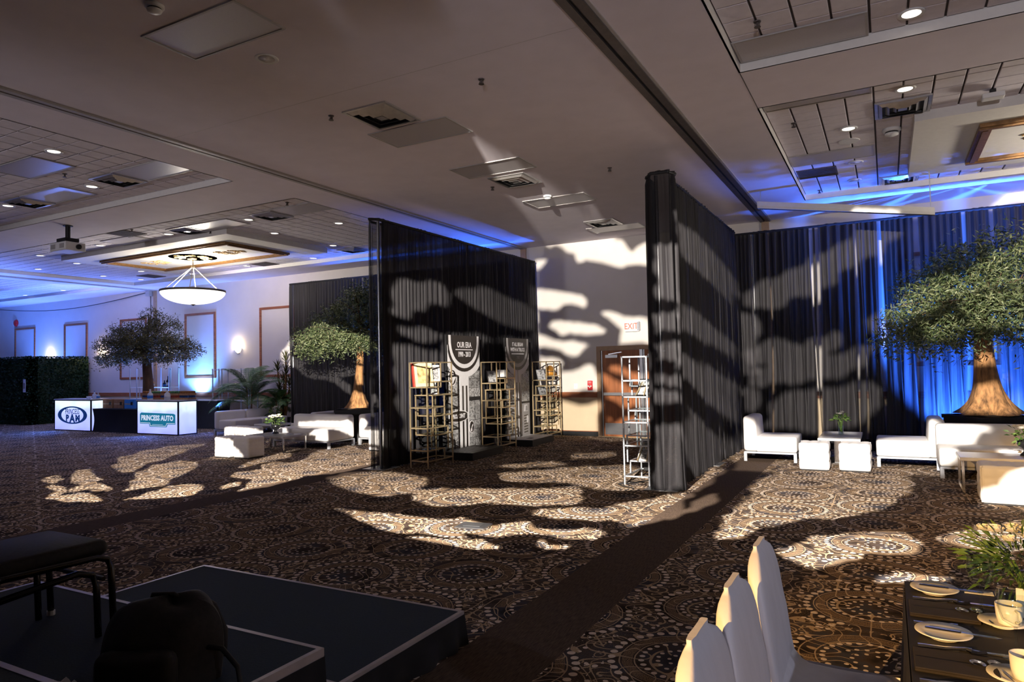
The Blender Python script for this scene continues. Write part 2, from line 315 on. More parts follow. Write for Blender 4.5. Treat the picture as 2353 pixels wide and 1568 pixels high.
# ---------------------------------------------------------------- mesh helpers
class MB:
    def __init__(s): s.v = []; s.f = []
    def add(s, vs_, fs_):
        o = len(s.v); s.v += [tuple(p) for p in vs_]; s.f += [tuple(i + o for i in f) for f in fs_]; return s
    def box(s, x0, x1, y0, y1, z0, z1):
        return s.add([(x0, y0, z0), (x1, y0, z0), (x1, y1, z0), (x0, y1, z0), (x0, y0, z1), (x1, y0, z1), (x1, y1, z1), (x0, y1, z1)],
                     [(0, 3, 2, 1), (4, 5, 6, 7), (0, 1, 5, 4), (1, 2, 6, 5), (2, 3, 7, 6), (3, 0, 4, 7)])
    def cbox(s, c, sx, sy, sz): return s.box(c[0] - sx / 2, c[0] + sx / 2, c[1] - sy / 2, c[1] + sy / 2, c[2] - sz / 2, c[2] + sz / 2)
    def tube(s, pts, r, n=8, cap=True):
        pts = [Vector(p) for p in pts]; rs = r if isinstance(r, (list, tuple)) else [r] * len(pts)
        rings = []
        for i, p in enumerate(pts):
            d = (pts[min(i + 1, len(pts) - 1)] - pts[max(i - 1, 0)]).normalized()
            a = d.cross(Vector((0, 0, 1)) if abs(d.z) < 0.9 else Vector((1, 0, 0))).normalized(); b_ = d.cross(a)
            rings.append([p + (a * math.cos(2 * PI * k / n) + b_ * math.sin(2 * PI * k / n)) * rs[i] for k in range(n)])
        vs_ = [q for rr in rings for q in rr]; fs_ = []
        for i in range(len(pts) - 1):
            for k in range(n): fs_.append((i * n + k, i * n + (k + 1) % n, (i + 1) * n + (k + 1) % n, (i + 1) * n + k))
        if cap: fs_.append(tuple(range(n))[::-1]); fs_.append(tuple((len(pts) - 1) * n + k for k in range(n)))
        return s.add(vs_, fs_)
    def bar(s, a, b, w=0.02):
        """square section bar"""
        a = Vector(a); b = Vector(b); d = (b - a).normalized()
        u = d.cross(Vector((0, 0, 1)) if abs(d.z) < 0.9 else Vector((1, 0, 0))).normalized() * (w / 2); v = d.cross(u).normalized() * (w / 2)
        c = [-u - v, u - v, u + v, -u + v]
        return s.add([a + q for q in c] + [b + q for q in c], [(0, 1, 2, 3), (7, 6, 5, 4), (0, 4, 5, 1), (1, 5, 6, 2), (2, 6, 7, 3), (3, 7, 4, 0)])
    def lathe(s, prof, n=24, c=(0, 0, 0), ell=(1, 1)):
        vs_ = []; fs_ = []
        for r, z in prof:
            for k in range(n): vs_.append((c[0] + r * ell[0] * math.cos(2 * PI * k / n), c[1] + r * ell[1] * math.sin(2 * PI * k / n), c[2] + z))
        for i in range(len(prof) - 1):
            for k in range(n): fs_.append((i * n + k, i * n + (k + 1) % n, (i + 1) * n + (k + 1) % n, (i + 1) * n + k))
        if prof[0][0] > 1e-6: fs_.append(tuple(range(n))[::-1])
        if prof[-1][0] > 1e-6: fs_.append(tuple((len(prof) - 1) * n + k for k in range(n)))
        return s.add(vs_, fs_)
    def grid(s, P, nu, nv):
        """P(i,j) -> point, an open sheet"""
        vs_ = [P(i, j) for i in range(nu + 1) for j in range(nv + 1)]
        fs_ = [(i * (nv + 1) + j, (i + 1) * (nv + 1) + j, (i + 1) * (nv + 1) + j + 1, i * (nv + 1) + j + 1) for i in range(nu) for j in range(nv)]
        return s.add(vs_, fs_)
    def prism(s, poly, f0, f1):
        """extrude a 2D polygon: f0/f1 map (u,v) to the two faces"""
        n = len(poly); vs_ = [f0(u, v) for u, v in poly] + [f1(u, v) for u, v in poly]
        return s.add(vs_, [tuple(range(n))[::-1], tuple(range(n, 2 * n))] + [(k, (k + 1) % n, n + (k + 1) % n, n + k) for k in range(n)])
    def rbox(s, x0, x1, y0, y1, z0, z1, r=0.03, seg=3):
        bm = bmesh.new(); bmesh.ops.create_cube(bm, size=1.0)
        for v in bm.verts: v.co = ((x0 + x1) / 2 + v.co.x * (x1 - x0), (y0 + y1) / 2 + v.co.y * (y1 - y0), (z0 + z1) / 2 + v.co.z * (z1 - z0))
        bmesh.ops.bevel(bm, geom=list(bm.edges) + list(bm.verts), offset=r, segments=seg, profile=0.5, affect='EDGES')
        bm.verts.index_update()
        s.add([v.co[:] for v in bm.verts], [[v.index for v in f.verts] for f in bm.faces]); bm.free(); return s
    def xf(s, mat):
        s.v = [tuple(mat @ Vector(p)) for p in s.v]; return s
    def mesh(s, name, mat, smooth=False):
        me = bpy.data.meshes.new(name); me.from_pydata(s.v, [], s.f)
        bm = bmesh.new(); bm.from_mesh(me); bmesh.ops.recalc_face_normals(bm, faces=bm.faces); bm.to_mesh(me); bm.free()
        if smooth: me.polygons.foreach_set('use_smooth', [True] * len(me.polygons))
        me.materials.append(mat); me.update(); return me

def tag(o, label=None, cat=None, group=None, kind=None):
    if label: o['label'] = label
    if cat: o['category'] = cat
    if group: o['group'] = group
    if kind: o['kind'] = kind
    return o
def link(name, me, parent=None, loc=(0, 0, 0), rot=None):
    o = bpy.data.objects.new(name, me); COL.objects.link(o); o.location = loc
    if rot: o.rotation_euler = rot
    if parent: o.parent = parent
    return o
def obj(name, mb, mat, parent=None, smooth=False, loc=(0, 0, 0), label=None, kind=None, rot=None):
    m = M[mat] if isinstance(mat, str) else mat
    o = link(name, mb.mesh(name, m, smooth), parent, loc, rot)
    if label: o['label'] = label
    if kind: o['kind'] = kind
    return o
def thing(name, label, cat, loc=(0, 0, 0), rz=0, group=None):
    o = bpy.data.objects.new(name, None); COL.objects.link(o); o.location = loc; o.rotation_euler = (0, 0, rz); o.empty_display_size = 0.1
    return tag(o, label, cat, group)
def one(name, mb, mat, label, cat, loc=(0, 0, 0), group=None, smooth=False, rz=0):
    return tag(obj(name, mb, mat, None, smooth, loc, rot=(0, 0, rz)), label, cat, group)
def struct(name, mb, mat, parent=None, smooth=False):
    return obj(name, mb, mat, parent, smooth, kind='structure')
def dup(root, loc, rz=None, label=None, group=None):
    r = root.copy(); COL.objects.link(r); r.location = loc
    if rz is not None: r.rotation_euler = (0, 0, rz)
    if label: r['label'] = label
    if group: r['group'] = group
    for ch in list(root.children):
        c = ch.copy(); COL.objects.link(c); c.parent = r
        for g in list(ch.children):
            d = g.copy(); COL.objects.link(d); d.parent = c
    return r
def text_mb(body, size, f, depth=0.0, align='CENTER', sx=1.0, bold=0.0, space=1.0):
    """lettering as mesh: f maps (u,v) in metres to a point"""
    cu = bpy.data.curves.new('lettering', 'FONT'); cu.body = body; cu.size = size; cu.align_x = align; cu.align_y = 'CENTER'; cu.resolution_u = 2
    cu.offset = bold; cu.space_character = space
    o = bpy.data.objects.new('lettering', cu); COL.objects.link(o); bpy.context.view_layer.update()
    me = o.to_mesh(); mb = MB(); mb.add([f(v.co.x * sx, v.co.y) for v in me.vertices], [tuple(p.vertices) for p in me.polygons])
    o.to_mesh_clear(); bpy.data.objects.remove(o); bpy.data.curves.remove(cu); return mb
# ================================================================ SETTING
Z = 4.72; ZT = 4.82; YB = 15.5
XL, XR, YF = -34.0, 8.0, -9.0
LTX, RTX, L2X = -8.03, -2.18, -22.9
# floor: three carpet fields and two plain border strips (same level, side by side)
for (x0, x1, ox, oy) in ((XL, -8.29, -4.02 - 0.925 * 6, 5.34), (-7.75, -2.33, -4.02, 5.34), (-1.75, XR, -0.15, 6.26)):
    struct('floor', MB().box(x0 - ox, x1 - ox, YF - oy, YB - oy, -0.1, 0), 'carpet').location = (ox, oy, 0)
struct('floor', MB().box(-8.29, -7.75, YF, YB, -0.1, 0), 'strip')
struct('floor', MB().box(-2.33, -1.75, YF, YB, -0.1, 0), 'strip')
# walls
struct('wall_back', MB().box(XL, XR, YB, YB + 0.15, 1.06, 5.2), 'wall')
struct('wall_back', MB().box(XL, XR, YB, YB + 0.15, 0, 0.93), 'wainscot')
struct('trim_1', MB().box(XL, -6.12, YB - 0.035, YB + 0.15, 0.93, 1.06), 'railwood')
struct('trim_1', MB().box(-4.0, XR, YB - 0.035, YB + 0.15, 0.93, 1.06), 'railwood')
struct('trim_1', MB().box(-6.12, -4.0, YB, YB + 0.15, 0.93, 1.06), 'wall')
struct('baseboard_back', MB().box(XL, -6.12, YB - 0.015, YB, 0, 0.11), 'black')
struct('baseboard_back', MB().box(-4.0, XR, YB - 0.015, YB, 0, 0.11), 'black')
struct('trim_6', MB().box(XL, -6.12, YB - 0.012, YB, 0.11, 0.125), 'wood')
struct('wall_left', MB().box(XL - 0.15, XL, YF, YB, 0, 5.2), 'wall')
struct('wall_right', MB().box(XR, XR + 0.15, YF, YB, 0, 5.2), 'wall')
struct('wall_front', MB().box(XL, XR, YF - 0.15, YF, 0, 5.2), 'wall')
# picture-rail frames on the back wall
def wall_panel(x0, x1, z0=1.55, z1=3.77):
    t = MB(); w_ = 0.075
    r = struct('trim_2', MB().box(x0, x1, YB - 0.03, YB, z1 - w_, z1), 'wood')
    for nm, a in (('moulding', (x0, x1, z0, z0 + w_)), ('moulding', (x0, x0 + w_, z0 + w_, z1 - w_)), ('moulding', (x1 - w_, x1, z0 + w_, z1 - w_))):
        obj(nm, MB().box(a[0], a[1], YB - 0.03, YB, a[2], a[3]), 'wood', r)
for x in (-32.3, -28.64, -24.97, -21.28, -17.6, -13.93, 0.3, 3.97): wall_panel(x, x + 1.57)
# track posts on the wall below each folding-wall track
for x in (LTX, RTX, L2X):
    struct('trim_3', MB().box(x - 0.075, x + 0.075, YB - 0.04, YB, 0.11, Z), 'frame_tan')

# ceiling: plaster soffit with recessed coffers
COF = [(-22.2, -8.95, -3.0, 7.35), (-22.2, -8.95, 8.65, 14.25), (-33.2, -23.7, -3.0, 7.35), (-33.2, -23.7, 8.65, 14.25),
       (-1.23, 7.2, -3.0, 7.37), (-1.23, 7.2, 8.55, 13.95)]
def soffit():
    xs = sorted({XL, XR} | {c[0] for c in COF} | {c[1] for c in COF}); ys = sorted({YF, YB} | {c[2] for c in COF} | {c[3] for c in COF})
    mb = MB()
    for i in range(len(xs) - 1):
        for j in range(len(ys) - 1):
            cx, cy_ = (xs[i] + xs[i + 1]) / 2, (ys[j] + ys[j + 1]) / 2
            if any(c[0] < cx < c[1] and c[2] < cy_ < c[3] for c in COF): continue
            mb.add([(xs[i], ys[j], Z), (xs[i + 1], ys[j], Z), (xs[i + 1], ys[j + 1], Z), (xs[i], ys[j + 1], Z)], [(3, 2, 1, 0)])
    return mb
ceiling = struct('ceiling', soffit(), 'ceil')
struct('ceiling', MB().box(XL, XR, YF, YB, 5.0, 5.1), 'groove')
for c in COF:
    e = 0.02
    m = MB().box(c[0] - e, c[0], c[2], c[3], Z, ZT + 0.05).box(c[1], c[1] + e, c[2], c[3], Z, ZT + 0.05)
    m.box(c[0] - e, c[1] + e, c[2] - e, c[2], Z, ZT + 0.05).box(c[0] - e, c[1] + e, c[3], c[3] + e, Z, ZT + 0.05)
    obj('coffer_edge', m, 'trim_white', ceiling)
    obj('coffer_grid', MB().box(c[0], c[1], c[2], c[3], ZT + 0.012, ZT + 0.03), 'groove', ceiling)
# thin joint lines in the plaster
for a in ((-1.243, -1.235, 7.4, 8.55),): obj('plaster_joint', MB().box(a[0], a[1], a[2], a[3], Z - 0.004, Z + 0.002), 'darksteel', ceiling)
obj('plaster_joint', MB().box(-7.9, -2.3, 5.60, 5.603, Z - 0.001, Z + 0.002), 'trackpaint', ceiling)
# acoustic tiles 0.305 m
TB_R = [(0.42, 6.72, 10.03, 13.07)]; TB_L = [(-18.69, -12.39, 10.03, 13.07)]
def tile_cells(c, x_ref, y_ref, skip, xr, yr):
    t = 0.305; out = []
    i0 = math.floor((c[0] - x_ref) / t); j0 = math.floor((c[2] - y_ref) / t)
    i = i0
    while x_ref + i * t < c[1]:
        j = j0
        while y_ref + j * t < c[3]:
            x0, x1, y0, y1 = max(c[0], x_ref + i * t), min(c[1], x_ref + (i + 1) * t), max(c[2], y_ref + j * t), min(c[3], y_ref + (j + 1) * t)
            if x1 - x0 > 0.05 and y1 - y0 > 0.05 and xr[0] < x1 and x0 < xr[1] and yr[0] < y1 and y0 < yr[1]:
                cx, cy_ = (x0 + x1) / 2, (y0 + y1) / 2
                if not any(s[0] - .02 < x0 and x1 < s[1] + .02 and s[2] - .02 < y0 and y1 < s[3] + .02 for s in skip): out.append((x0, x1, y0, y1))
            j += 1
        i += 1
    return out
GX, GY = 0.010, 0.0045
def tile_mesh(dx, dy, gx, gy):
    mb = MB(); a, b_ = dx / 2 - gx, dy / 2 - gy; e = 0.006
    mb.add([(-a, -b_, 0.02), (a, -b_, 0.02), (a, b_, 0.02), (-a, b_, 0.02), (-a, -b_, e), (a, -b_, e), (a, b_, e), (-a, b_, e),
            (-a + e, -b_ + e, 0), (a - e, -b_ + e, 0), (a - e, b_ - e, 0), (-a + e, b_ - e, 0)],
           [(0, 1, 5, 4), (1, 2, 6, 5), (2, 3, 7, 6), (3, 0, 4, 7), (4, 5, 9, 8), (5, 6, 10, 9), (6, 7, 11, 10), (7, 4, 8, 11), (11, 10, 9, 8)])
    return mb
_tm = {}
def put_tile(cell, gx, gy):
    k = (round(cell[1] - cell[0], 3), round(cell[3] - cell[2], 3), gx)
    if k not in _tm: _tm[k] = tile_mesh(k[0], k[1], gx, gy).mesh('ceiling_tile', M['tile'])
    link('ceiling_tile', _tm[k], ceiling, ((cell[0] + cell[1]) / 2, (cell[2] + cell[3]) / 2, ZT))
single = []; rest = []
R2 = tile_cells(COF[5], -0.94 - 0.305 * 4, 9.0, TB_R, (-2, 2.6), (8.4, 14)); R1 = tile_cells(COF[4], -0.94 - 0.305 * 4, 7.36 - 0.305 * 20, [], (-2, 1.6), (5.2, 7.4))
L1 = tile_cells(COF[0], -8.95 - 0.305 * 60, 7.35 - 0.305 * 40, [], (-19, -8.9), (3.4, 7.4)); L2 = tile_cells(COF[1], -8.95 - 0.305 * 60, 8.65, TB_L, (-22.3, -8.9), (8.6, 14.3))
LL = tile_cells(COF[3], -23.7 - 0.305 * 60, 8.65, [], (-33.3, -23.6), (8.6, 14.3))
L1.sort(key=lambda c: c[2] * 0.5 - c[1])
single = R2 + R1
n1 = max(0, 298 - len(single)); single += L1[:n1]; rest = L1[n1:] + L2 + LL
for c in single: put_tile(c, GX if c in R2 or c in R1 else 0.010, GY if c in R2 or c in R1 else 0.008)
mb = MB()
for c in rest:
    q = tile_mesh(c[1] - c[0], c[3] - c[2], 0.011, 0.010); q.xf(Matrix.Translation(((c[0] + c[1]) / 2, (c[2] + c[3]) / 2, ZT))); mb.add(q.v, q.f)
obj('ceiling_tile', mb, 'tile', ceiling, kind='stuff')

# folding-wall tracks
def track(x, wide):
    r = struct('trim_4', MB().box(x - wide / 2, x - 0.018, YF, YB, Z - 0.028, Z + 0.01), 'trackpaint' if wide < 0.2 else 'darksteel')
    obj('track_rail', MB().box(x + 0.018, x + wide / 2, YF, YB, Z - 0.028, Z + 0.01), 'trackpaint' if wide < 0.2 else 'darksteel', r)
    obj('track_slot', MB().box(x - 0.018, x + 0.018, YF, YB, Z - 0.004, Z + 0.02), 'black', r)
    if wide >= 0.2: obj('track_cover', MB().box(x + wide / 2, x + wide / 2 + 0.03, YF, YB, Z - 0.012, Z + 0.01), 'trackpaint', r)
track(LTX, 0.17); track(RTX, 0.20); track(L2X, 0.17)

# double door in the middle bay
def door():
    r = struct('door_1', MB().box(-6.09, -5.99, YB - 0.09, YB, 0, 2.15).box(-3.98, -3.88, YB - 0.09, YB, 0, 2.15).box(-5.99, -3.98, YB - 0.09, YB, 2.05, 2.15), 'frame_tan')
    obj('door_threshold', MB().box(-5.99, -3.98, YB - 0.10, YB, 0, 0.02), 'brass', r)
    obj('door_mullion', MB().box(-5.02, -4.95, YB - 0.10, YB - 0.03, 0.02, 2.05), 'steel', r)
    for x0, x1 in ((-5.98, -5.03), (-4.94, -3.99)):
        d = obj('door_leaf', MB().box(x0 + 0.03, x1, YB - 0.055, YB - 0.01, 0.02, 2.045), 'doorwood', r)
        obj('kick_plate', MB().box(x0 + 0.06, x1 - 0.02, YB - 0.06, YB - 0.054, 0.06, 0.33), 'steel', d)
        obj('push_bar', MB().box(x0 + 0.06, x1 - 0.02, YB - 0.12, YB - 0.06, 0.985, 1.05), 'steel', d)
        obj('door_closer', MB().box(x0 + 0.12, x0 + 0.42, YB - 0.11, YB - 0.055, 1.87, 1.94).bar((x0 + 0.2, YB - 0.1, 1.955), (x0 + 0.52, YB - 0.08, 2.0), 0.02), 'steel', d)
        obj('hinge_edge', MB().box(x0, x0 + 0.022, YB - 0.06, YB - 0.01, 0.02, 2.045), 'steel', d)
    obj('latch_box', MB().box(-5.06, -4.9, YB - 0.135, YB - 0.10, 0.96, 1.12), 'steel', r)
door()

# ---------------------------------------------------------------- ceiling fixtures
def troffer(x0, x1, y0, y1, z, label):
    t = thing('ceiling_panel', label, 'ceiling panel', ((x0 + x1) / 2, (y0 + y1) / 2, z), 0, 'flat acrylic panels in the ceiling')
    a, b_ = (x1 - x0) / 2, (y1 - y0) / 2; e = 0.022
    obj('panel_frame', MB().box(-a, a, -b_, -b_ + e, -0.012, 0.002).box(-a, a, b_ - e, b_, -0.012, 0.002).box(-a, -a + e, -b_ + e, b_ - e, -0.012, 0.002).box(a - e, a, -b_ + e, b_ - e, -0.012, 0.002), 'trackpaint', t)
    obj('diffuser_sheet', MB().box(-a + e, a - e, -b_ + e, b_ - e, -0.006, 0.002), 'troffer', t)
def diffuser(x0, x1, y0, y1, z, label):
    t = thing('air_diffuser', label, 'air vent', ((x0 + x1) / 2, (y0 + y1) / 2, z), 0, 'square louvred air diffusers')
    a, b_ = (x1 - x0) / 2, (y1 - y0) / 2; e = 0.035
    obj('vent_frame', MB().box(-a, a, -b_, -b_ + e, -0.016, 0.002).box(-a, a, b_ - e, b_, -0.016, 0.002).box(-a, -a + e, -b_ + e, b_ - e, -0.016, 0.002).box(a - e, a, -b_ + e, b_ - e, -0.016, 0.002), 'alu', t)
    obj('vent_back', MB().box(-a + e, a - e, -b_ + e, b_ - e, -0.006, -0.003), 'black', t)
    for o_, i_ in ((.87, .73), (.61, .47), (.35, .22)):
        vs_ = []
        for s_, zz in ((o_, -.010), (i_, -.040)): vs_ += [(-a * s_, -b_ * s_, zz), (a * s_, -b_ * s_, zz), (a * s_, b_ * s_, zz), (-a * s_, b_ * s_, zz)]
        obj('louvre', MB().add(vs_, [(q, (q + 1) % 4, 4 + (q + 1) % 4, 4 + q) for q in range(4)]), 'alu', t)
    obj('centre_plate', MB().box(-a * .16, a * .16, -b_ * .16, b_ * .16, -0.036, -0.030), 'alu', t)
yc = [(3.74, 4.30, 'nearest the camera, tinted blue'), (6.79, 7.41, 'beside the nearest square diffuser'), (8.65, 9.25, 'crossed by the light streak'), (11.05, 11.69, 'behind the smoke detector'), (14.06, 14.68, 'closest to the back wall')]
for y0, y1, s in yc: troffer(-5.73, -4.53, y0, y1, Z, 'flat acrylic light panel in the centre plaster ceiling, ' + s)
for y0, y1, s in ((6.04, 6.72, 'nearest the camera'), (9.38, 10.06, 'lit by the light streak'), (13.33, 14.02, 'nearest the back wall')):
    diffuser(-5.48, -4.84, y0, y1, Z, 'square louvred diffuser in the centre plaster ceiling, ' + s)
for b_, s in (((-11.8, -10.3, 5.35, 5.6 + .35), ''),): pass
troffer(-11.69, -10.47, 5.21, 5.82, ZT - .004, 'blue-lit acrylic panel at the left edge of the picture, near tiled ceiling')
troffer(-10.47 + .14, -9.26 + .14, 6.25, 6.86, ZT - .004, 'bright blue acrylic panel beside the first square diffuser, left tiled ceiling')
troffer(-12.99, -11.77, 6.28, 6.89, ZT - .004, 'blue acrylic panel beside the second square diffuser, left tiled ceiling')
diffuser(-10.95, -10.34, 6.27, 6.88, ZT - .004, 'square louvred diffuser with blue glints, nearest in the left tiled ceiling')
diffuser(-13.62, -13.01, 6.28, 6.89, ZT - .004, 'square louvred diffuser at the left picture edge beside a blue panel')
troffer(-12.9, -11.6, 9.38, 9.99, ZT - .004, 'bright white acrylic panel before the chandelier tray')
troffer(-15.9, -14.7, 9.38, 9.99, ZT - .004, 'pale blue acrylic panel left of the dark return grille')
troffer(-10.3, -9.1, 9.3, 9.91, ZT - .004, 'grey acrylic panel left of the near end of the tall black drape')
diffuser(-10.96, -10.35, 9.38, 9.99, ZT - .004, 'louvred diffuser left of the grey acrylic panel above the drapes')
diffuser(-13.52, -12.91, 9.38, 9.99, ZT - .004, 'louvred diffuser touching the bright white acrylic panel')
diffuser(-12.3, -11.7, 13.3, 13.9, ZT - .004, 'louvred diffuser in blue light close to the left rear drape')
troffer(-1.22, -0.04, 11.19, 11.79, ZT - .004, 'plain blank panel in the right tiled ceiling')
troffer(-1.22, -0.04, 8.57, 9.0, ZT - .004, 'plain blank panel at the near edge of the right far coffer')
troffer(-1.22, -0.04, 6.85, 7.36, ZT - .004, 'plain blank panel in the corner of the right near coffer')
diffuser(-0.02, 0.59, 9.41, 10.02, ZT - .004, 'large louvred diffuser in the right tiled ceiling beside the white tray')
diffuser(0.0, 0.59, 13.3, 13.85, ZT - .004, 'louvred diffuser by the far blue cove of the right ceiling')
diffuser(-0.02, 0.59, 5.6, 6.21, ZT - .004, 'louvred diffuser cut by the top edge of the picture at right')
def grille(x0, x1, y0, y1, label, z=ZT - .003):
    t = thing('return_grille', label, 'air vent', ((x0 + x1) / 2, (y0 + y1) / 2, z), 0, 'dark flat return grilles')
    a, b_ = (x1 - x0) / 2, (y1 - y0) / 2
    obj('grille_panel', MB().box(-a, a, -b_, b_, -0.012, 0), 'grille', t)
    m = MB(); k = -b_ + .03
    while k < b_: m.box(-a + .02, a - .02, k, k + .008, -0.016, -0.012); k += 0.05
    obj('grille_slats', m, 'black', t, kind='stuff')
grille(-14.9, -14.25, 8.93, 9.45, 'dark return grille above the hanging projector')
grille(-15.95, -15.3, 13.68, 14.2, 'dark return grille between the chandelier tray and back wall')
grille(-1.2, -0.6, 12.1, 12.66, 'dark return grille by the left edge of the right tiled ceiling')
grille(-20.6, -20.0, 13.3, 13.9, 'dark return grille far left behind the chandelier tray')
# recessed downlights
def downlight(x, y, z, label, lit=True, grp='lit round downlights'):
    t = thing('recessed_downlight', label, 'ceiling light', (x, y, z), 0, grp)
    obj('trim_ring', MB().lathe([(0.078, -0.002), (0.10, -0.012), (0.112, -0.004), (0.112, 0.004)], 24), 'plastic_white', t, True)
    obj('lamp_lens', MB().lathe([(0, -0.006), (0.079, -0.003), (0.079, 0.004)], 24), 'lamp' if lit else 'dimlamp', t, True)
rowname = {5.27: 'nearest row', 6.58: 'second row', 6.53: 'second row', 9.69: 'third row', 9.72: 'third row', 9.66: 'third row', 10.96: 'fourth row', 10.89: 'fourth row', 10.85: 'fourth row',
           12.84: 'fifth row', 12.79: 'fifth row', 12.74: 'fifth row', 13.98: 'last row', 14.03: 'last row', 13.9: 'last row', 14.05: 'far left bay'}
order = ['first', 'second', 'third', 'fourth', 'fifth']; cnt = {}
for x, y in DOWN:
    rn = rowname[y]; k = cnt.get(rn, 0); cnt[rn] = k + 1
    downlight(x, y, ZT - .004, 'lit round downlight in left tiled ceiling, %s from the right, %s' % (order[k], rn))
for (x, y), s in zip(DOWNR, ('in the near right coffer', 'before the large diffuser of the right far coffer', 'left of the smoke alarm in the right far coffer', 'beside the far diffuser at the right blue cove')):
    downlight(x, y, ZT - .004, 'lit round downlight ' + s)
downlight(-0.32, 12.07, ZT - .004, 'unlit small downlight right of the dark grille, nearer one', False, 'unlit downlights')
downlight(-0.38, 13.27, ZT - .004, 'unlit small downlight right of the dark grille, farther one', False, 'unlit downlights')
downlight(-5.14, 4.63, Z, 'unlit round ceiling speaker disc beside the nearest acrylic panel', False, 'unlit downlights')
# sprinklers
def sprinkler(x, y, z, label):
    t = thing('fire_sprinkler', label, 'sprinkler', (x, y, z), 0, 'small dark sprinkler heads')
    obj('escutcheon', MB().lathe([(0.035, 0), (0.032, -0.008), (0.012, -0.012)], 14), 'darksteel', t)
    obj('sprinkler_head', MB().tube([(0, 0, 0), (0, 0, -0.05)], 0.012, 8).lathe([(0.03, -0.055), (0.03, -0.05)], 10).bar((-0.02, 0, -0.02), (-0.02, 0, -0.05), 0.006).bar((0.02, 0, -0.02), (0.02, 0, -0.05), 0.006), 'darksteel', t)
for x, y, z, s in ((-3.62, 6.11, Z, 'right of the nearest diffuser in the centre ceiling'), (-5.67, 6.07, Z, 'left of the nearest diffuser in the centre ceiling'), (-5.69, 9.9, Z, 'left of the streak-lit diffuser'),
                   (-3.62, 9.91, Z, 'on the bare centre ceiling towards the right drape'), (-0.93, 6.55, ZT, 'in the near right coffer'), (-0.96, 9.63, ZT, 'at the near corner of the right far coffer'),
                   (-0.97, 13.7, ZT, 'at the far corner of the right far coffer'), (-11.0, 5.95, ZT, 'before the first blue diffuser'), (-12.9, 10.02, ZT, 'hanging before the chandelier tray corner'),
                   (-14.1, 9.0, ZT, 'right of the return grille above the projector'), (-9.6, 9.1, ZT, 'above the grey acrylic panel near the drape')):
    sprinkler(x, y, z, 'small dark sprinkler head ' + s)
def detector(x, y, z, s, label):
    t = thing('smoke_detector', label, 'smoke detector', (x, y, z), 0)
    obj('detector_base', MB().lathe([(0.075 * s, 0), (0.075 * s, -0.022 * s), (0.06 * s, -0.03 * s)], 24), 'plastic_white', t, True)
    obj('sensor_ring', MB().lathe([(0.054 * s, -0.03 * s), (0.054 * s, -0.042 * s)], 24), 'blackgloss', t)
    obj('detector_cap', MB().lathe([(0.06 * s, -0.042 * s), (0.055 * s, -0.056 * s), (0.03 * s, -0.066 * s), (0, -0.068 * s)], 24), 'plastic_white', t, True)
detector(-5.15, 3.48, Z, 1.0, 'white round smoke detector beside the blue-tinted nearest ceiling panel')
detector(-5.17, 10.94, Z, 1.0, 'white smoke detector catching the light streak on the centre ceiling')
detector(0.17, 10.59, ZT, 1.5, 'white smoke alarm left of the chandelier tray in the right ceiling')
t = thing('wireless_router', 'white boxy device hung from the right tiled ceiling near the tray', 'device', (1.2, 9.67, ZT))
obj('device_body', MB().rbox(-.11, .11, -.07, .07, -.11, -.05, .012), 'plastic_white', t); obj('mount_arm', MB().box(-.03, .03, -.03, .03, -.05, 0), 'black', t)
for k, (x, y) in enumerate(((-0.36, 10.85),)):
    t = thing('ceiling_speaker', 'flat round speaker cover in the right tiled ceiling', 'speaker', (x, y, ZT)); obj('speaker_cover', MB().lathe([(0.14, 0), (0.135, -0.008), (0, -0.010)], 32), 'plastic_white', t)

# chandelier trays: dropped box, gilt frame, ornaments, bowl
def ornament(name, cx, cy_, hx, hy, mat, parent, seed, n=26, oval=False):
    r_ = random.Random(seed); mb = MB()
    for _ in range(n):
        a = r_.uniform(0, 2 * PI); q = math.sqrt(r_.random()) if not oval else r_.uniform(.55, 1)
        px, py = (cx + hx * q * math.cos(a), cy_ + hy * q * math.sin(a)) if oval else (cx + r_.uniform(-hx, hx), cy_ + r_.uniform(-hy, hy))
        L = r_.uniform(.05, .11); b0 = r_.uniform(0, 6.3)
        mb.tube([(px + L * math.cos(b0 + k * 1.1) * (1 - k * .2), py + L * math.sin(b0 + k * 1.1) * (1 - k * .2), -0.012) for k in range(5)], [.012, .018, .02, .016, .01], 5)
    return obj(name, mb, mat, parent)
def tray(x0, x1, label, ornlabel):
    y0, y1 = 10.03, 13.07; cx, cy_ = (x0 + x1) / 2, (y0 + y1) / 2
    t = thing('chandelier_tray', label, 'ceiling tray', (cx, cy_, Z - .02)); a, b_ = (x1 - x0) / 2, (y1 - y0) / 2
    obj('tray_box', MB().box(-a, a, -b_, b_, 0, ZT - Z + .03), M['trim_white'], t)
    fa, fb = 2.41, 0.97
    for (u0, u1, v0, v1) in ((-fa, fa, -fb, -fb + .15), (-fa, fa, fb - .15, fb), (-fa, -fa + .15, -fb + .15, fb - .15), (fa - .15, fa, -fb + .15, fb - .15)):
        f = obj('gilt_frame', MB().box(u0, u1, v0, v1, -0.05, 0), 'goldmould', t)
        sx, sy = (.0, .045) if u1 - u0 > v1 - v0 else (.045, .0)
        obj('frame_bead', MB().box(u0 + sx, u1 - sx, v0 + sy, v1 - sy, -0.075, -0.05), 'goldmould', f)
    obj('tray_panel', MB().box(-fa + .15, fa - .15, -fb + .15, fb - .15, -0.012, 0), 'trim_white', t)
    for sx in (-1, 1): ornament('scroll_ornament', sx * 1.45, 0, .36, .19, 'ornament', t, 3 + sx, 34)
    ornament('round_ornament', 0, 0, .42, .42, 'ornament', t, 9, 44, True)
    obj('ceiling_rose', MB().lathe([(.62, -.012), (.60, -.02), (.58, -.012)], 48), 'trim_white', t)
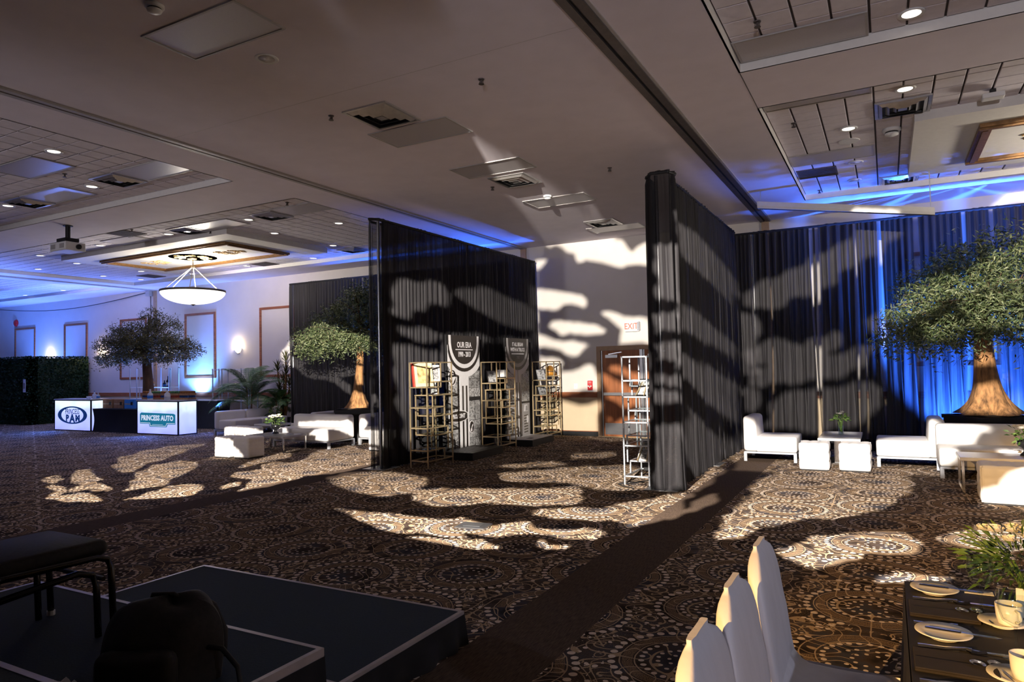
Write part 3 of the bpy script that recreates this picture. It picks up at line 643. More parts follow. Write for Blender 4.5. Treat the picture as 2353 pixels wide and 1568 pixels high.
def chandelier(cx, cy_, label):
    t = thing('bowl_chandelier', label, 'chandelier', (cx, cy_, Z - .034))
    obj('canopy', MB().lathe([(.09, 0), (.08, -.04), (.02, -.07)], 20), 'brass', t, True)
    obj('stem', MB().tube([(0, 0, -.05), (0, 0, -.24)], .012, 8).lathe([(.05, -.21), (.055, -.24), (.05, -.27), (.02, -.28)], 14), 'brass', t)
    R_ = .77
    for k in range(6):
        a = 2 * PI * k / 6 + .3; obj('suspension_rod', MB().tube([(.04 * math.cos(a), .04 * math.sin(a), -.26), (.72 * math.cos(a), .72 * math.sin(a), -.86)], .009, 6), 'trim_white', t)
    obj('rim_band', MB().lathe([(R_ - .02, -.85), (R_ + .012, -.85), (R_ + .012, -.90), (R_ - .02, -.90)], 48), 'darksteel', t, True)
    obj('glass_bowl', MB().lathe([(R_ * math.cos(q * PI / 2), -.89 - .32 * math.sin(q * PI / 2)) for q in [k / 12 for k in range(13)]], 48), 'bowl', t, True)
    obj('finial', MB().lathe([(.05, -1.205), (.055, -1.215), (.02, -1.235), (0, -1.25)], 14), 'darksteel', t, True)
tray(-18.69, -12.39, 'cream ceiling tray with gilt frame above the bowl chandelier', '')
tray(0.42, 6.72, 'cream ceiling tray with gilt frame at the right picture edge', '')
chandelier(-15.54, 11.55, 'large glowing white glass bowl chandelier on thin rods')
chandelier(3.57, 11.55, 'glowing white glass bowl chandelier under the right tray, outside the picture')

# hanging projector
t = thing('ceiling_projector', 'white video projector hung on a black pole before the chandelier', 'projector', (-14.3, 7.8, Z))
obj('mount_pole', MB().tube([(0, 0, 0), (0, 0, -.28)], .045, 12).lathe([(.09, 0), (.09, -.015)], 14), 'black', t)
obj('mount_bracket', MB().box(-.16, .16, -.13, .13, -.33, -.27).bar((-.12, 0, -.33), (-.2, .1, -.36), .03).bar((.12, 0, -.33), (.2, .1, -.36), .03), 'black', t)
pb = obj('projector_body', MB().rbox(-.27, .27, -.2, .2, -.53, -.36, .02), 'plastic_white', t)
for x0 in (-.22, .08): obj('vent_grille', MB().box(x0, x0 + .15, -.206, -.2, -.49, -.40), 'trackpaint', pb)
obj('lens', MB().tube([(.27, .05, -.45), (.31, .05, -.45)], .05, 16), 'blackgloss', pb)
# roll-up projection screen
t = thing('projection_screen', 'long white roll-up screen case hung below the right ceiling', 'screen', (-1.88, 12.75, 4.47))
dv = Vector((2.60, 0, -.44)); L = dv.length
def along(k, dy, dz): return tuple(dv * k + Vector((0, dy, dz)))
m = MB(); sec = [(-.06, -.06), (.06, -.06), (.07, -.02), (.05, .06), (-.05, .06), (-.07, -.02)]
m.add([along(0, a, b_) for a, b_ in sec] + [along(1, a, b_) for a, b_ in sec], [tuple(range(6))[::-1], tuple(range(6, 12))] + [(k, (k + 1) % 6, 6 + (k + 1) % 6, 6 + k) for k in range(6)])
obj('screen_case', m, 'shadeback', t)
obj('screen_slot', MB().add([along(0, -.02, -.066), along(1, -.02, -.066), along(1, .02, -.066), along(0, .02, -.066)], [(0, 1, 2, 3)]), 'darksteel', t)
for k in (0, 1):
    obj('end_cap', MB().add([along(k + (-.012 if k == 0 else .012), a, b_) for a, b_ in sec] + [along(k, a, b_) for a, b_ in sec], [tuple(range(6)), (6, 7, 8, 9, 10, 11)] + [(q, (q + 1) % 6, 6 + (q + 1) % 6, 6 + q) for q in range(6)]), 'shadeback', t)
    e = along(k * .985 + .008, 0, .05); obj('hanger', MB().bar(e, (e[0], e[1], Z - 4.47 + (-.005 if k == 0 else -.03)), .015), 'steel', t)

# wall fittings
def sconce(x, label):
    t = thing('wall_sconce', label, 'wall lamp', (x, YB, 2.42), 0, 'half-bowl wall sconces')
    n = 16; vs_ = []; pr = [(.15, .09), (.13, .03), (.09, -.03), (.03, -.08)]
    for r_, zz in pr: vs_ += [(r_ * math.cos(PI + PI * k / n), r_ * .8 * math.sin(PI + PI * k / n), zz) for k in range(n + 1)]
    obj('glass_shade', MB().add(vs_, [(i * (n + 1) + k, i * (n + 1) + k + 1, (i + 1) * (n + 1) + k + 1, (i + 1) * (n + 1) + k) for i in range(3) for k in range(n)]), 'shade', t, True)
    obj('backplate', MB().box(-.05, .05, -.02, 0, -.10, .06), 'brass', t)
    lamp('POINT', 'sconce_lamp', (x, YB - .13, 2.58), 16, (1.0, .80, .52), radius=.04)
for x, s in ((-18.61, 'right of the tall glowing chandelier wall panel'), (-22.29, 'partly hidden behind the right side of the bar tree'), (-26.05, 'partly hidden behind the left side of the bar tree'), (-29.62, 'above the dark hedge wall')):
    sconce(x, 'glowing half-bowl wall sconce ' + s)
t = thing('exit_sign', 'white exit sign with red letters above the double door', 'sign', (-5.2, YB, 2.59))
obj('sign_box', MB().rbox(-.17, .17, -.06, 0, -.12, .12, .01), 'plastic_white', t)
obj('sign_letters', text_mb('EXIT', .2, lambda u, v: (u - .015, -.063, v), sx=.82, bold=.003), 'exitred', t, label='red EXIT letters')
obj('sign_bracket', MB().box(.13, .19, -.07, -.02, -.10, .10), 'steel', t)
t = thing('fire_alarm_pull', 'red fire alarm pull box with white backplate beside the door', 'alarm', (-6.29, YB, 1.22))
obj('backplate', MB().box(-.075, .075, -.012, 0, -.13, .13), 'paper', t); obj('alarm_body', MB().rbox(-.062, .062, -.06, -.012, -.115, .115, .012), 'red', t)
obj('pull_handle', MB().box(-.045, .045, -.075, -.06, -.03, .0).box(-.012, .012, -.075, -.06, -.06, .0), 'paper', t)
obj('alarm_letters', text_mb('FIRE', .045, lambda u, v: (u, -.0615, v + .075)).add(*(lambda q: (q.v, q.f))(text_mb('PULL', .03, lambda u, v: (u, -.0615, v + .035)))), 'paper', t)
t = thing('wall_switch_plate', 'small white switch plate on the wall left of the fire alarm', 'switch', (-6.68, YB, 1.2)); obj('plate', MB().rbox(-.05, .05, -.01, 0, -.07, .07, .004), 'plastic_white', t); obj('toggle', MB().box(-.008, .008, -.022, -.01, -.015, .015), 'plastic_white', t)
t = thing('fire_bell', 'red round fire bell high on the far left wall', 'alarm', (-32.2, YB, 4.0)); obj('bell_gong', MB().lathe([(.15, 0), (.14, .05), (.08, .085), (0, .095)], 24).xf(Matrix.Rotation(PI / 2, 4, 'X')), 'red', t, True); obj('bell_bracket', MB().box(-.19, -.10, -.06, 0, -.1, .1), 'plastic_white', t)
t = thing('track_end_box', 'small dark box at the wall end of the far left ceiling track', 'box', (L2X - .25, YB - .08, 4.66)); obj('box_body', MB().rbox(-.1, .1, -.08, .08, -.14, .04, .01), 'trackpaint', t); obj('cable_drop', MB().tube([(0, .05, -.12), (.02, .06, -1.0)], .012, 6), 'black', t)
one('sagging_cable', MB().tube([(-33.4 + 10.2 * k / 14, 15.3 + .1 * k / 14, 4.66 - .30 * math.sin(PI * k / 14) - .03 * (1 - k / 14)) for k in range(15)], .014, 6), 'black', 'thin dark cable sagging along the far left wall top', 'cable')

# two pattern projectors hung from the ceiling above the camera, each with a cut metal plate
GOBO = {'C': """-30,1017 56,972 96,956 101,921 180,898 325,872 381,872 491,855 502,996 473,981 386,950 359,964 333,999 294,1018 296,1060 -40,1078;-130,941 -72,929 -72,909 -113,898 -131,903;-132,793 11,763 128,732 136,707 115,678 37,696 -31,683 -133,700;-35,598 -4,614 79,612 167,588 231,551 219,538 121,544 61,554 11,556;-106,568 -23,529 76,518 147,493 119,474 90,450 41,451 -7,485 -107,493;-107,453 3,441 16,419 -10,390 -108,397;225,649 252,652 311,619 365,609 445,597 459,569 452,548 473,530 468,472 293,487 286,519 302,561 287,583 250,614;-113,363 -2,378 84,395 169,400 176,279 68,281 31,260 -114,270;-115,259 -5,251 66,224 178,208 173,78 -117,96;232,381 271,392 318,371 334,341 452,344 446,259 377,281 331,296 281,345;210,362 251,348 308,298 341,267 393,246 340,242 205,265;211,259 444,231 440,182 360,198 300,174 278,187 244,217 215,236;206,159 222,124 204,117;298,131 333,145 436,127 431,57 201,71 204,115 239,123;-123,1128 -102,1124 23,1103 99,1066 159,1034 61,1024 -52,1015 -92,1055 -145,1096;-957,-417 -877,-361 -658,-358 -447,-438 -443,-601 -595,-660 -714,-635 -885,-528;-480,-569 -265,-564 -54,-560 132,-556 265,-526 314,-579 392,-671 371,-711 305,-754 142,-759 19,-736 -192,-770 -299,-774 -410,-721;-142,-384 -47,-342 144,-300 255,-272 422,-278 565,-336 625,-532 512,-574 379,-550 335,-524 246,-473 103,-475 26,-490 -31,-477 -112,-424;-171,-289 -81,-248 13,-220 89,-233 50,-267 -59,-308;554,-719 648,-677 721,-609 802,-593 831,-632 835,-711 829,-777 843,-842 809,-923 765,-951 687,-1008 639,-957 472,-910 332,-916 211,-866 202,-812 294,-782 489,-788;-138,-921 -45,-959 84,-1009 189,-949 269,-1028 380,-1050 500,-1031 588,-1067 623,-1092 592,-1148 468,-1155 353,-1120 221,-1099 143,-1145 40,-1122 -65,-1128 -190,-1050 -183,-979;317,-1163 421,-1240 492,-1222 481,-1278 421,-1281;-788,-805 -627,-883 -475,-878 -328,-927 -119,-946 -23,-1188 -167,-1141 -324,-1121 -472,-1073 -597,-966;-305,-1176 -151,-1184 59,-1184 195,-1275 122,-1301 -83,-1258;135,-122 299,-107 337,-152 246,-182 138,-197;-42,-273 86,-227 162,-264 90,-287;118,69 392,66 404,32 195,26;809,-870 849,-750 883,-657 931,-590 963,-680 934,-734 876,-841 852,-908;766,558 893,552 981,519 946,248 859,268 736,275;730,218 853,214 938,184 927,92 841,111 720,117;715,73 836,68 920,40 909,-43 825,-25 705,-19;700,-74 819,-78 901,-105 896,-143 813,-126 695,-121;692,-144 810,-147 893,-174 888,-212 805,-195 688,-190;677,-295 793,-298 874,-323 841,-577 761,-563 649,-560;519,81 676,67 643,-270 506,-257;-718,612 -657,642 -562,668 -502,674 -461,616 -505,575 -557,531 -623,490 -688,433 -722,436;-455,650 -352,704 -176,706 -103,679 -104,564 -237,558 -344,596 -408,619;-698,373 -645,401 -553,421 -487,408 -498,364 -583,347 -683,339;-707,298 -614,303 -483,309 -487,415 -335,474 -176,476 -140,416 -236,422 -261,488 -334,414 -331,236 -176,279 -329,93 -326,-79 -603,-201 -662,-48;-237,497 -140,528 -140,461 -212,402;-235,218 -141,243 -61,207 -29,112 -176,21 -234,30""", 'R': """-465,-922 -386,-615 -336,-382 -266,-184 153,-164 220,-341 171,-472 92,-610 -9,-672 -130,-718 -252,-808 -359,-941 -425,-979;-201,-1053 -102,-881 45,-805 216,-766 276,-851 227,-961 114,-971 33,-1073 -50,-1186 -130,-1159;314,-802 440,-677 574,-572 584,-812 516,-941 437,-887;130,-1225 223,-1131 371,-1114 282,-1198;-426,655 -285,715 -124,780 -15,839 63,892 215,874 177,827 72,769 -11,717 -128,633 -230,597 -326,569 -417,583;-424,384 -287,447 -194,393 -57,457 -28,444 -59,380 -149,327 -264,313 -407,316;-407,291 -319,314 -179,352 -45,372 71,392 105,390 53,314 -48,261 -181,255 -319,249 -398,225;-319,169 -196,224 -35,230 78,244 110,206 73,132 2,71 -177,53 -327,66;61,504 126,524 158,467 122,437 73,439;541,982 572,1015 636,1039 729,1046 719,948;-440,16 -164,-50 72,-70 254,13 309,-26 294,-225 -437,-261;295,-19 473,-24 414,-78 358,-110 323,-202 282,-203;636,-315 545,-347 502,-392 440,-430 429,-480 618,-475;114,439 189,524 284,570 403,569 542,671 642,704 619,475 467,469 367,476 273,395 181,391;395,456 618,459 605,328 431,378;269,343 390,388 428,336 353,289 281,292;428,408 524,404 518,330 421,334;425,292 527,281 522,233 422,251;393,155 546,201 545,62 372,60;-696,747 -620,758 -458,692 -456,566 -615,582 -689,568;-680,331 -590,370 -453,384 -452,325 -587,268 -676,217;-671,106 -567,168 -434,209 -432,77 -529,16 -614,10 -667,-13;-637,-97 -526,-96 -431,-15 -430,-87 -584,-376 -627,-356;495,-122 587,-113 590,-201 499,-218;-70,48 -6,49 -9,-18 -72,-19""", 'L': """-502,-314 -478,-279 -454,-277 -436,-336 -459,-363 -484,-357;-500,-409 -461,-378 -407,-431 -400,-498 -417,-542 -444,-560 -466,-547 -442,-487 -477,-455;-426,-378 -395,-305 -410,-223 -342,-237 -321,-321 -281,-370 -309,-388 -245,-452 -242,-519 -275,-511 -300,-489 -336,-488 -359,-499 -387,-484 -373,-422;-418,-567 -385,-526 -342,-512 -303,-529 -277,-585 -228,-648 -258,-657 -316,-626 -380,-609;-138,-663 -75,-610 -17,-521 38,-517 91,-503 146,-533 158,-597 113,-656 48,-666 -43,-661;234,-588 247,-530 301,-533 305,-578 260,-612;-275,-203 -269,-115 -185,-41 -45,-3 23,-5 -26,-87 -86,-149 -145,-211 -163,-299 -221,-305;-177,-407 -144,-303 -120,-216 -3,-192 74,-235 48,-342 0,-465 -25,-498 -151,-535;243,-448 263,-385 355,-383 354,-320 391,-296 495,-316 528,-270 545,-210 594,-166 698,-131 776,-187 866,-224 924,-420 833,-469 730,-525 607,-499 550,-574 473,-622 347,-646 329,-631 353,-551 361,-511 307,-477;250,-331 272,-304 308,-249 350,-216 409,-165 439,-139 478,-136 461,-226 417,-270 341,-297 284,-337;113,-88 223,-118 211,-134 225,-174 228,-218 112,-183;466,33 531,14 643,-16 729,-29 754,-42 749,-100 724,-93 618,-72 613,-135 548,-111 549,-89 513,-76 535,-55 573,-46 529,-20 484,-17 464,3;811,-106 866,-92 796,-75 791,-31 757,-16 748,-122 808,-136 804,-189 971,-230 980,-146;118,49 184,36 248,17 305,7 304,-22 247,-29 117,3;453,458 543,520 614,493 726,444 843,409 889,338 835,316 716,306 602,312 509,336 457,390;739,290 797,280 790,197 725,210;713,167 794,144 795,69 699,89;387,442 541,359 691,260 681,225 539,315 386,406;400,544 363,541 333,516 324,481 345,442 395,424;333,49 428,26 435,-56 391,-74 330,-29"""}
def gobo(nm, U, V, cs):
    S_, fw_, rt_, up_, sz_ = gobo_frame(nm)
    t = thing('pattern_projector', 'black ceiling hung pattern projector aimed at the %s, outside the picture' % {'C': 'centre aisle', 'R': 'right lounge', 'L': 'left lounge'}[nm], 'stage light', (S_.x, S_.y, Z))
    bk = S_ - fw_ * .12 - Vector((S_.x, S_.y, Z)); b2 = S_ - fw_ * .50 - Vector((S_.x, S_.y, Z))
    obj('housing', MB().tube([bk, b2], .11, 16), 'black', t); obj('yoke', MB().bar((0, -.25, -.04), b2.lerp(bk, .4), .03), 'black', t)
    polys = [[tuple(map(float, q.split(','))) for q in p.split()] for p in GOBO[nm].split(';')]
    us = np.arange(U[0], U[1], cs) + cs / 2; vv = np.arange(V[0], V[1], cs) + cs / 2
    UU, VV = np.meshgrid(us, vv); hole = np.zeros(UU.shape, bool)
    def wob(a): return 22 * np.sin(UU / 61 + a) * np.sin(VV / 37 + 2 * a) + 12 * np.sin(UU / 27 + VV / 19 + a)
    for k, p in enumerate(polys):
        px = UU + wob(k * .7) * .7; py = VV + wob(k * 1.3 + 1) * .45
        ins = np.zeros(UU.shape, bool); n = len(p)
        for i in range(n):
            (x1, y1), (x2, y2) = p[i], p[(i + 1) % n]
            if y1 == y2: continue
            ins ^= ((y1 > py) != (y2 > py)) & (px < (x2 - x1) * (py - y1) / (y2 - y1) + x1)
        hole |= ins
    mb = MB()
    def quad(u0, u1, v0, v1):
        mb.add([fw_ * .3 + rt_ * (u / 1e4) + up_ * (v / 1e4) + Vector((0, 0, S_.z - Z)) for u, v in ((u0, v0), (u1, v0), (u1, v1), (u0, v1))], [(0, 1, 2, 3)])
    B = 3000; U1 = U[0] + cs * len(us); V1 = V[0] + cs * len(vv)
    quad(-B, B, -B, V[0]); quad(-B, B, V1, B); quad(-B, U[0], V[0], V1); quad(U1, B, V[0], V1)
    for j in range(len(vv)):
        row = hole[j]; i = 0
        while i < len(us):
            if row[i]: i += 1; continue
            e = i
            while e < len(us) and not row[e]: e += 1
            quad(U[0] + cs * i, U[0] + cs * e, V[0] + cs * j, V[0] + cs * (j + 1)); i = e
    obj('pattern_plate', mb, 'black', t, kind='stuff')
gobo('C', (-2400, 2400), (-2000, 1400), 8.0)
gobo('R', (-2000, 2000), (-2000, 1400), 8.0)
gobo('L', (-1500, 1500), (-1500, 1200), 6.0)
# ================================================================ DRAPES
def drape(name, label, path, z1, seed, dens=lambda s: 1.0, amp=.03, poles=(), per=.115, strips=0.0, zb=0.0):
    """pleated hanging cloth along a plan path; density attribute: how closely woven / doubled the cloth is"""
    r_ = random.Random(seed)
    base = path[0]; t = thing(name, label, 'drape', (base[0], base[1], 0))
    pts = [Vector((p[0], p[1], 0)) for p in path]; seg = [(pts[i + 1] - pts[i]).length for i in range(len(pts) - 1)]; L = sum(seg)
    n = int(L / .02); vs_ = []; dn = []
    ph = 0; cols = []
    zs = [zb + .01, .25, .8, 1.6, 2.6, 3.5, z1 - .12, z1 - .05, z1]
    w_ = [1.25, 1.05, .95, .9, .85, .8, .6, .35, .5]
    drift = [r_.uniform(-1, 1) for _ in range(int(L * 2) + 4)]
    cur = 1.0; left = 0
    for i in range(n + 1):
        s = L * i / n; q = s; k = 0
        while k < len(seg) - 1 and q > seg[k]: q -= seg[k]; k += 1
        d = (pts[k + 1] - pts[k]).normalized(); nrm = Vector((d.y, -d.x, 0)); p = pts[k] + d * min(q, seg[k])
        a0 = drift[int(s * 2)]; a1 = drift[int(s * 2) + 1]; fr_ = s * 2 - int(s * 2); dr = a0 * (1 - fr_) + a1 * fr_
        ph += (.02 / per) * 2 * PI * (1 + .45 * dr)
        if left <= 0:
            cur = r_.uniform(.975, 1.0) if r_.random() > strips else r_.uniform(0.0, .4); left = r_.choice((1, 1, 1, 2, 3)) if cur < .8 else r_.randint(2, 9)
        left -= 1
        for z, ww in zip(zs, w_):
            lean = .05 * math.sin(s * 1.7 + seed) * (1 - z / z1)
            o_ = amp * ww * (math.sin(ph) + .35 * math.sin(ph * 2.3 + seed)) + lean * .3
            sag = 0 if z < z1 - .2 else -.012 * (1 + math.sin(s * 5.2))
            spread = .05 * math.sin(ph * .5 + z) * (1 - z / z1)
            c = p + nrm * o_ + d * spread - pts[0]
            vs_.append((c.x, c.y, z + sag)); dn.append(min(1, dens(s) * cur))
    m = len(zs)
    mb = MB().add(vs_, [(i * m + j, (i + 1) * m + j, (i + 1) * m + j + 1, i * m + j + 1) for i in range(n) for j in range(m - 1)])
    me = bpy.data.meshes.new('fabric'); me.from_pydata(mb.v, [], mb.f); me.polygons.foreach_set('use_smooth', [True] * len(me.polygons)); me.materials.append(M['drape'])
    at = me.attributes.new('weave', 'FLOAT', 'POINT'); at.data.foreach_set('value', dn); me.update()
    link('fabric', me, t)
    # crossbar sleeve, poles and base plates
    obj('top_bar', MB().tube([(p - pts[0]) + Vector((0, 0, z1 - .03)) for p in pts], .024, 8), 'black', t)
    for px, py in poles:
        q = Vector((px, py, 0)) - pts[0]
        obj('upright_pole', MB().tube([q + Vector((0, 0, .01)), q + Vector((0, 0, z1 - .02))], .027, 12).tube([q + Vector((0, 0, 2.4)), q + Vector((0, 0, 2.46))], .033, 12), 'steel', t)
        obj('base_plate', MB().rbox(q.x - .23, q.x + .23, q.y - .23, q.y + .23, 0, .012, .004), 'steel', t)
    return t
drape('tall_drape', 'tall black sheer drape behind the brass shelves, left of the centre aisle',
      [(-7.86, 9.85), (-7.86, 9.35), (-7.74, 9.18), (-7.62, 9.3), (-7.60, 15.25)], 4.33, 3, lambda s: .38 if s < .95 else 1.0, poles=[(-7.74, 9.42), (-7.72, 12.3), (-7.72, 15.2)], strips=.0)
drape('tall_drape', 'tall black sheer drape right of the centre aisle, its near end at picture centre',
      [(-2.86, 9.7), (-2.86, 9.3), (-2.74, 9.10), (-2.52, 9.12), (-2.46, 9.3), (-2.60, 9.6), (-2.60, 14.22)], 4.33, 5, lambda s: .85 if s < .98 else 1.0, poles=[(-2.72, 9.28), (-2.70, 11.8)], strips=.0, amp=.05, per=.17)
drape('tall_drape', 'wide black sheer drape along the back wall behind the right lounge',
      [(-2.95, 14.42), (5.5, 14.42)], 4.32, 8, poles=[(-2.3, 14.5), (0.7, 14.5), (3.8, 14.5)], strips=.26, per=.11, amp=.042)
drape('tall_drape', 'black drape behind the left lounge tree, against the back wall',
      [(-15.35, 14.62), (-8.0, 14.62)], 4.30, 11, poles=[(-15.3, 14.68), (-11.6, 14.68)], strips=.06)

# ================================================================ SOFT SEATING
def sofa(label, loc, rz, W, D=.86, back=True, H=.70, seats=1, leg='silverleg', cat='sofa', group=None, low_tail=0):
    """local: front faces -y, x along the width, origin at the floor centre"""
    t = thing('lounge_sofa', label, cat, loc, rz, group); a, d = W / 2, D / 2
    obj('base_rail', MB().box(-a + .01, a - .01, -d + .01, d - .01, .135, .165), leg, t)
    for sx in (-1, 1):
        for sy in (-1, 1): obj('leg', MB().box(sx * (a - .03) - .025, sx * (a - .03) + .025, sy * (d - .03) - .025, sy * (d - .03) + .025, 0, .15), leg, t)
    for k in range(seats):
        x0 = -a + W * k / seats; x1 = -a + W * (k + 1) / seats
        obj('seat', MB().rbox(x0 + .002, x1 - .002, -d, d - (.20 if back else 0), .165, .425, .035), 'leather', t, True)
        if back:
            mb = MB().rbox(x0 + .002, x1 - .002, d - .24, d, .165, H, .06, 4)
            mb.v = [(x, y - (.07 * max(0, (z - .4)) / .3 if y < d - .12 else 0) * -1 * .4, z) for x, y, z in mb.v]
            obj('backrest', mb, 'leather', t, True)
    return t
sofa('white armless lounge chair with its back to the right drape, facing right', (-1.80, 12.80, 0), PI / 2, .84, .86, H=.77)
sofa('white armless lounge chair right of the two cube stools, facing left', (.27, 12.80, 0), -PI / 2, .84, .94, H=.77)
sofa('white armless sofa glowing warm at the right picture edge, before the big tree', (1.85, 11.90, 0), 0, 2.5, .86, H=.72, seats=2)
sofa('white sofa at the far left of the left lounge, beside the palms', (-15.82, 13.62, 0), PI / 2, 1.85, .86, H=.66, seats=2)
sofa('white armless sofa facing the left coffee table, left of the sheer drape', (-11.55, 11.68, 0), 0, 1.72, .84, H=.70)
sofa('white sofa half hidden behind the left lounge sofa, facing away', (-12.62, 13.15, 0), -PI / 2, 1.5, .86, H=.70)
sofa('white sofa seen partly through the sheer end of the left drape', (-10.22, 13.05, 0), PI / 2, 1.8, .86, H=.70)

def cube_mesh(S=.44, H=.43, n=4, puff=.010):
    """tufted stool: every face a grid of little pillows"""
    mb = MB(); N = n * 6
    def h(u, v):
        a = abs(math.sin(PI * u * n)); b_ = abs(math.sin(PI * v * n)); return puff * min(1, (a * b_) ** .35 * 1.05)
    def edge(u): return .02 * max(0, (abs(u - .5) - .42) / .08) ** 2
    def face(f):
        def P(i, j):
            u, v = i / N, j / N; return f(u, v, h(u, v) - (edge(u) + edge(v)) * .7)
        mb.grid(P, N, N)
    a = S / 2 - puff
    face(lambda u, v, d: ((u - .5) * 2 * a, -a - d, .02 + v * (H - .03)))
    face(lambda u, v, d: (a + d, (u - .5) * 2 * a, .02 + v * (H - .03)))
    face(lambda u, v, d: ((.5 - u) * 2 * a, a + d, .02 + v * (H - .03)))
    face(lambda u, v, d: (-a - d, (.5 - u) * 2 * a, .02 + v * (H - .03)))
    face(lambda u, v, d: ((u - .5) * 2 * a, (v - .5) * 2 * a, H - puff + d))
    return mb
def cube(loc, rz, label, S=.44, H=.43, n=4, first=[None]):
    t = thing('cube_stool', label, 'stool', loc, rz)
    k = (S, H, n)
    if not hasattr(cube, 'c'): cube.c = {}
    if k not in cube.c: cube.c[k] = cube_mesh(S, H, n).mesh('tufted_cover', M['leather'], True)
    link('tufted_cover', cube.c[k], t)
    obj('stool_foot', MB().box(-S / 2 + .03, S / 2 - .03, -S / 2 + .03, S / 2 - .03, 0, .02), 'black', t)
cube((-1.05, 11.81, 0), .02, 'white cube stool before the small pedestal table, left one of the pair', n=3)
cube((-.48, 11.88, 0), -.03, 'white cube stool before the small pedestal table, right one of the pair', n=3)
cube((1.17, 9.88, 0), -.03, 'white tufted cube stool at the right picture edge before the long white table', .54, .45, 3)
cube((-11.80, 9.60, 0), .03, 'white tufted cube stool nearest the bar in the left lounge front pair', .43, .42, 5)
cube((-11.31, 9.66, 0), .02, 'white tufted cube stool in the left lounge front pair, nearer the coffee table', .44, .42, 5)
cube((-13.70, 11.36, 0), .03, 'white tufted cube stool in the left lounge back pair, left one', .44, .43, 5)
cube((-13.18, 11.26, 0), .03, 'white tufted cube stool in the left lounge back pair, right one', .48, .43, 5)
cube((-9.40, 11.62, 0), .03, 'white cube stool half behind the sheer end of the left drape', .56, .43, 4)

def frame_table(label, loc, W, D, H, top, leg, name='coffee_table', frame=True):
    t = thing(name, label, 'table', loc)
    a, b_ = W / 2, D / 2
    obj('table_top', MB().rbox(-a, a, -b_, b_, H - .045, H, .006, 1), top, t)
    for sx in (-1, 1):
        obj('leg_frame', MB().bar((sx * (a - .03), -b_ + .03, 0), (sx * (a - .03), -b_ + .03, H - .045), .028).bar((sx * (a - .03), b_ - .03, 0), (sx * (a - .03), b_ - .03, H - .045), .028).bar((sx * (a - .03), -b_ + .03, .014), (sx * (a - .03), b_ - .03, .014), .026), leg, t)
    return t
frame_table('long white coffee table on chrome legs at the right picture edge', (1.62, 10.62, 0), 1.72, .62, .45, 'lacquer', 'chrome')
frame_table('low grey coffee table on thin chrome legs in the left lounge', (-11.62, 10.66, 0), 1.12, .68, .36, 'greytop', 'chrome')
t = frame_table('small white table behind the left lounge stools', (-13.52, 12.30, 0), .7, .6, .42, 'lacquer', 'chrome')
t = thing('side_table', 'white rectangular pedestal table behind the two cube stools', 'table', (-.72, 12.76, 0))
obj('table_top', MB().rbox(-.31, .31, -.62, .62, .41, .45, .006, 1), 'lacquer', t); obj('pedestal', MB().box(-.09, .09, -.3, .3, .03, .41), 'chrome', t); obj('foot_plate', MB().box(-.26, .26, -.36, .36, 0, .03), 'chrome', t)

# flowers
def petals(mb, c, r, rr, n=9):
    """a rosette of overlapping petals"""
    c = Vector(c)
    for ring_, (k, rad, up_) in enumerate(((n, 1.0, .55), (7, .85, 1.3), (5, .62, 2.6))):
        for i in range(k):
            a = 2 * PI * i / k + ring_ * .5 + rr.uniform(-.2, .2); d = Vector((math.cos(a), math.sin(a), up_ * .9)).normalized(); s_ = Vector((-math.sin(a), math.cos(a), 0)); u = s_.cross(d) * -1
            b0 = c + d * r * .15; tip = c + d * r * rad + Vector((0, 0, r * .1))
            mid = (b0 + tip) / 2 + Vector((0, 0, -.12 * r)); w_ = r * .42
            mb.add([b0, mid - s_ * w_, tip - s_ * w_ * .5, tip + s_ * w_ * .5, mid + s_ * w_, mid + d * r * .1], [(0, 1, 5), (1, 2, 5), (2, 3, 5), (3, 4, 5), (4, 0, 5)])
def leafspray(mb, c, r, n, rr, L=.07, w_=.018, flat=.6):
    c = Vector(c)
    for _ in range(n):
        d = Vector((rr.gauss(0, 1), rr.gauss(0, 1), rr.gauss(0, .7) * flat + .1)).normalized(); p = c + d * r * rr.uniform(.3, 1.0); l = L * rr.uniform(.6, 1.3)
        s_ = d.cross(Vector((rr.gauss(0, 1), rr.gauss(0, 1), rr.gauss(0, 1)))).normalized() * w_ * rr.uniform(.7, 1.2)
        m_ = p + d * l * .45 + Vector((0, 0, .006)); mb.add([p, m_ - s_, p + d * l, m_ + s_], [(0, 1, 2), (0, 2, 3)])
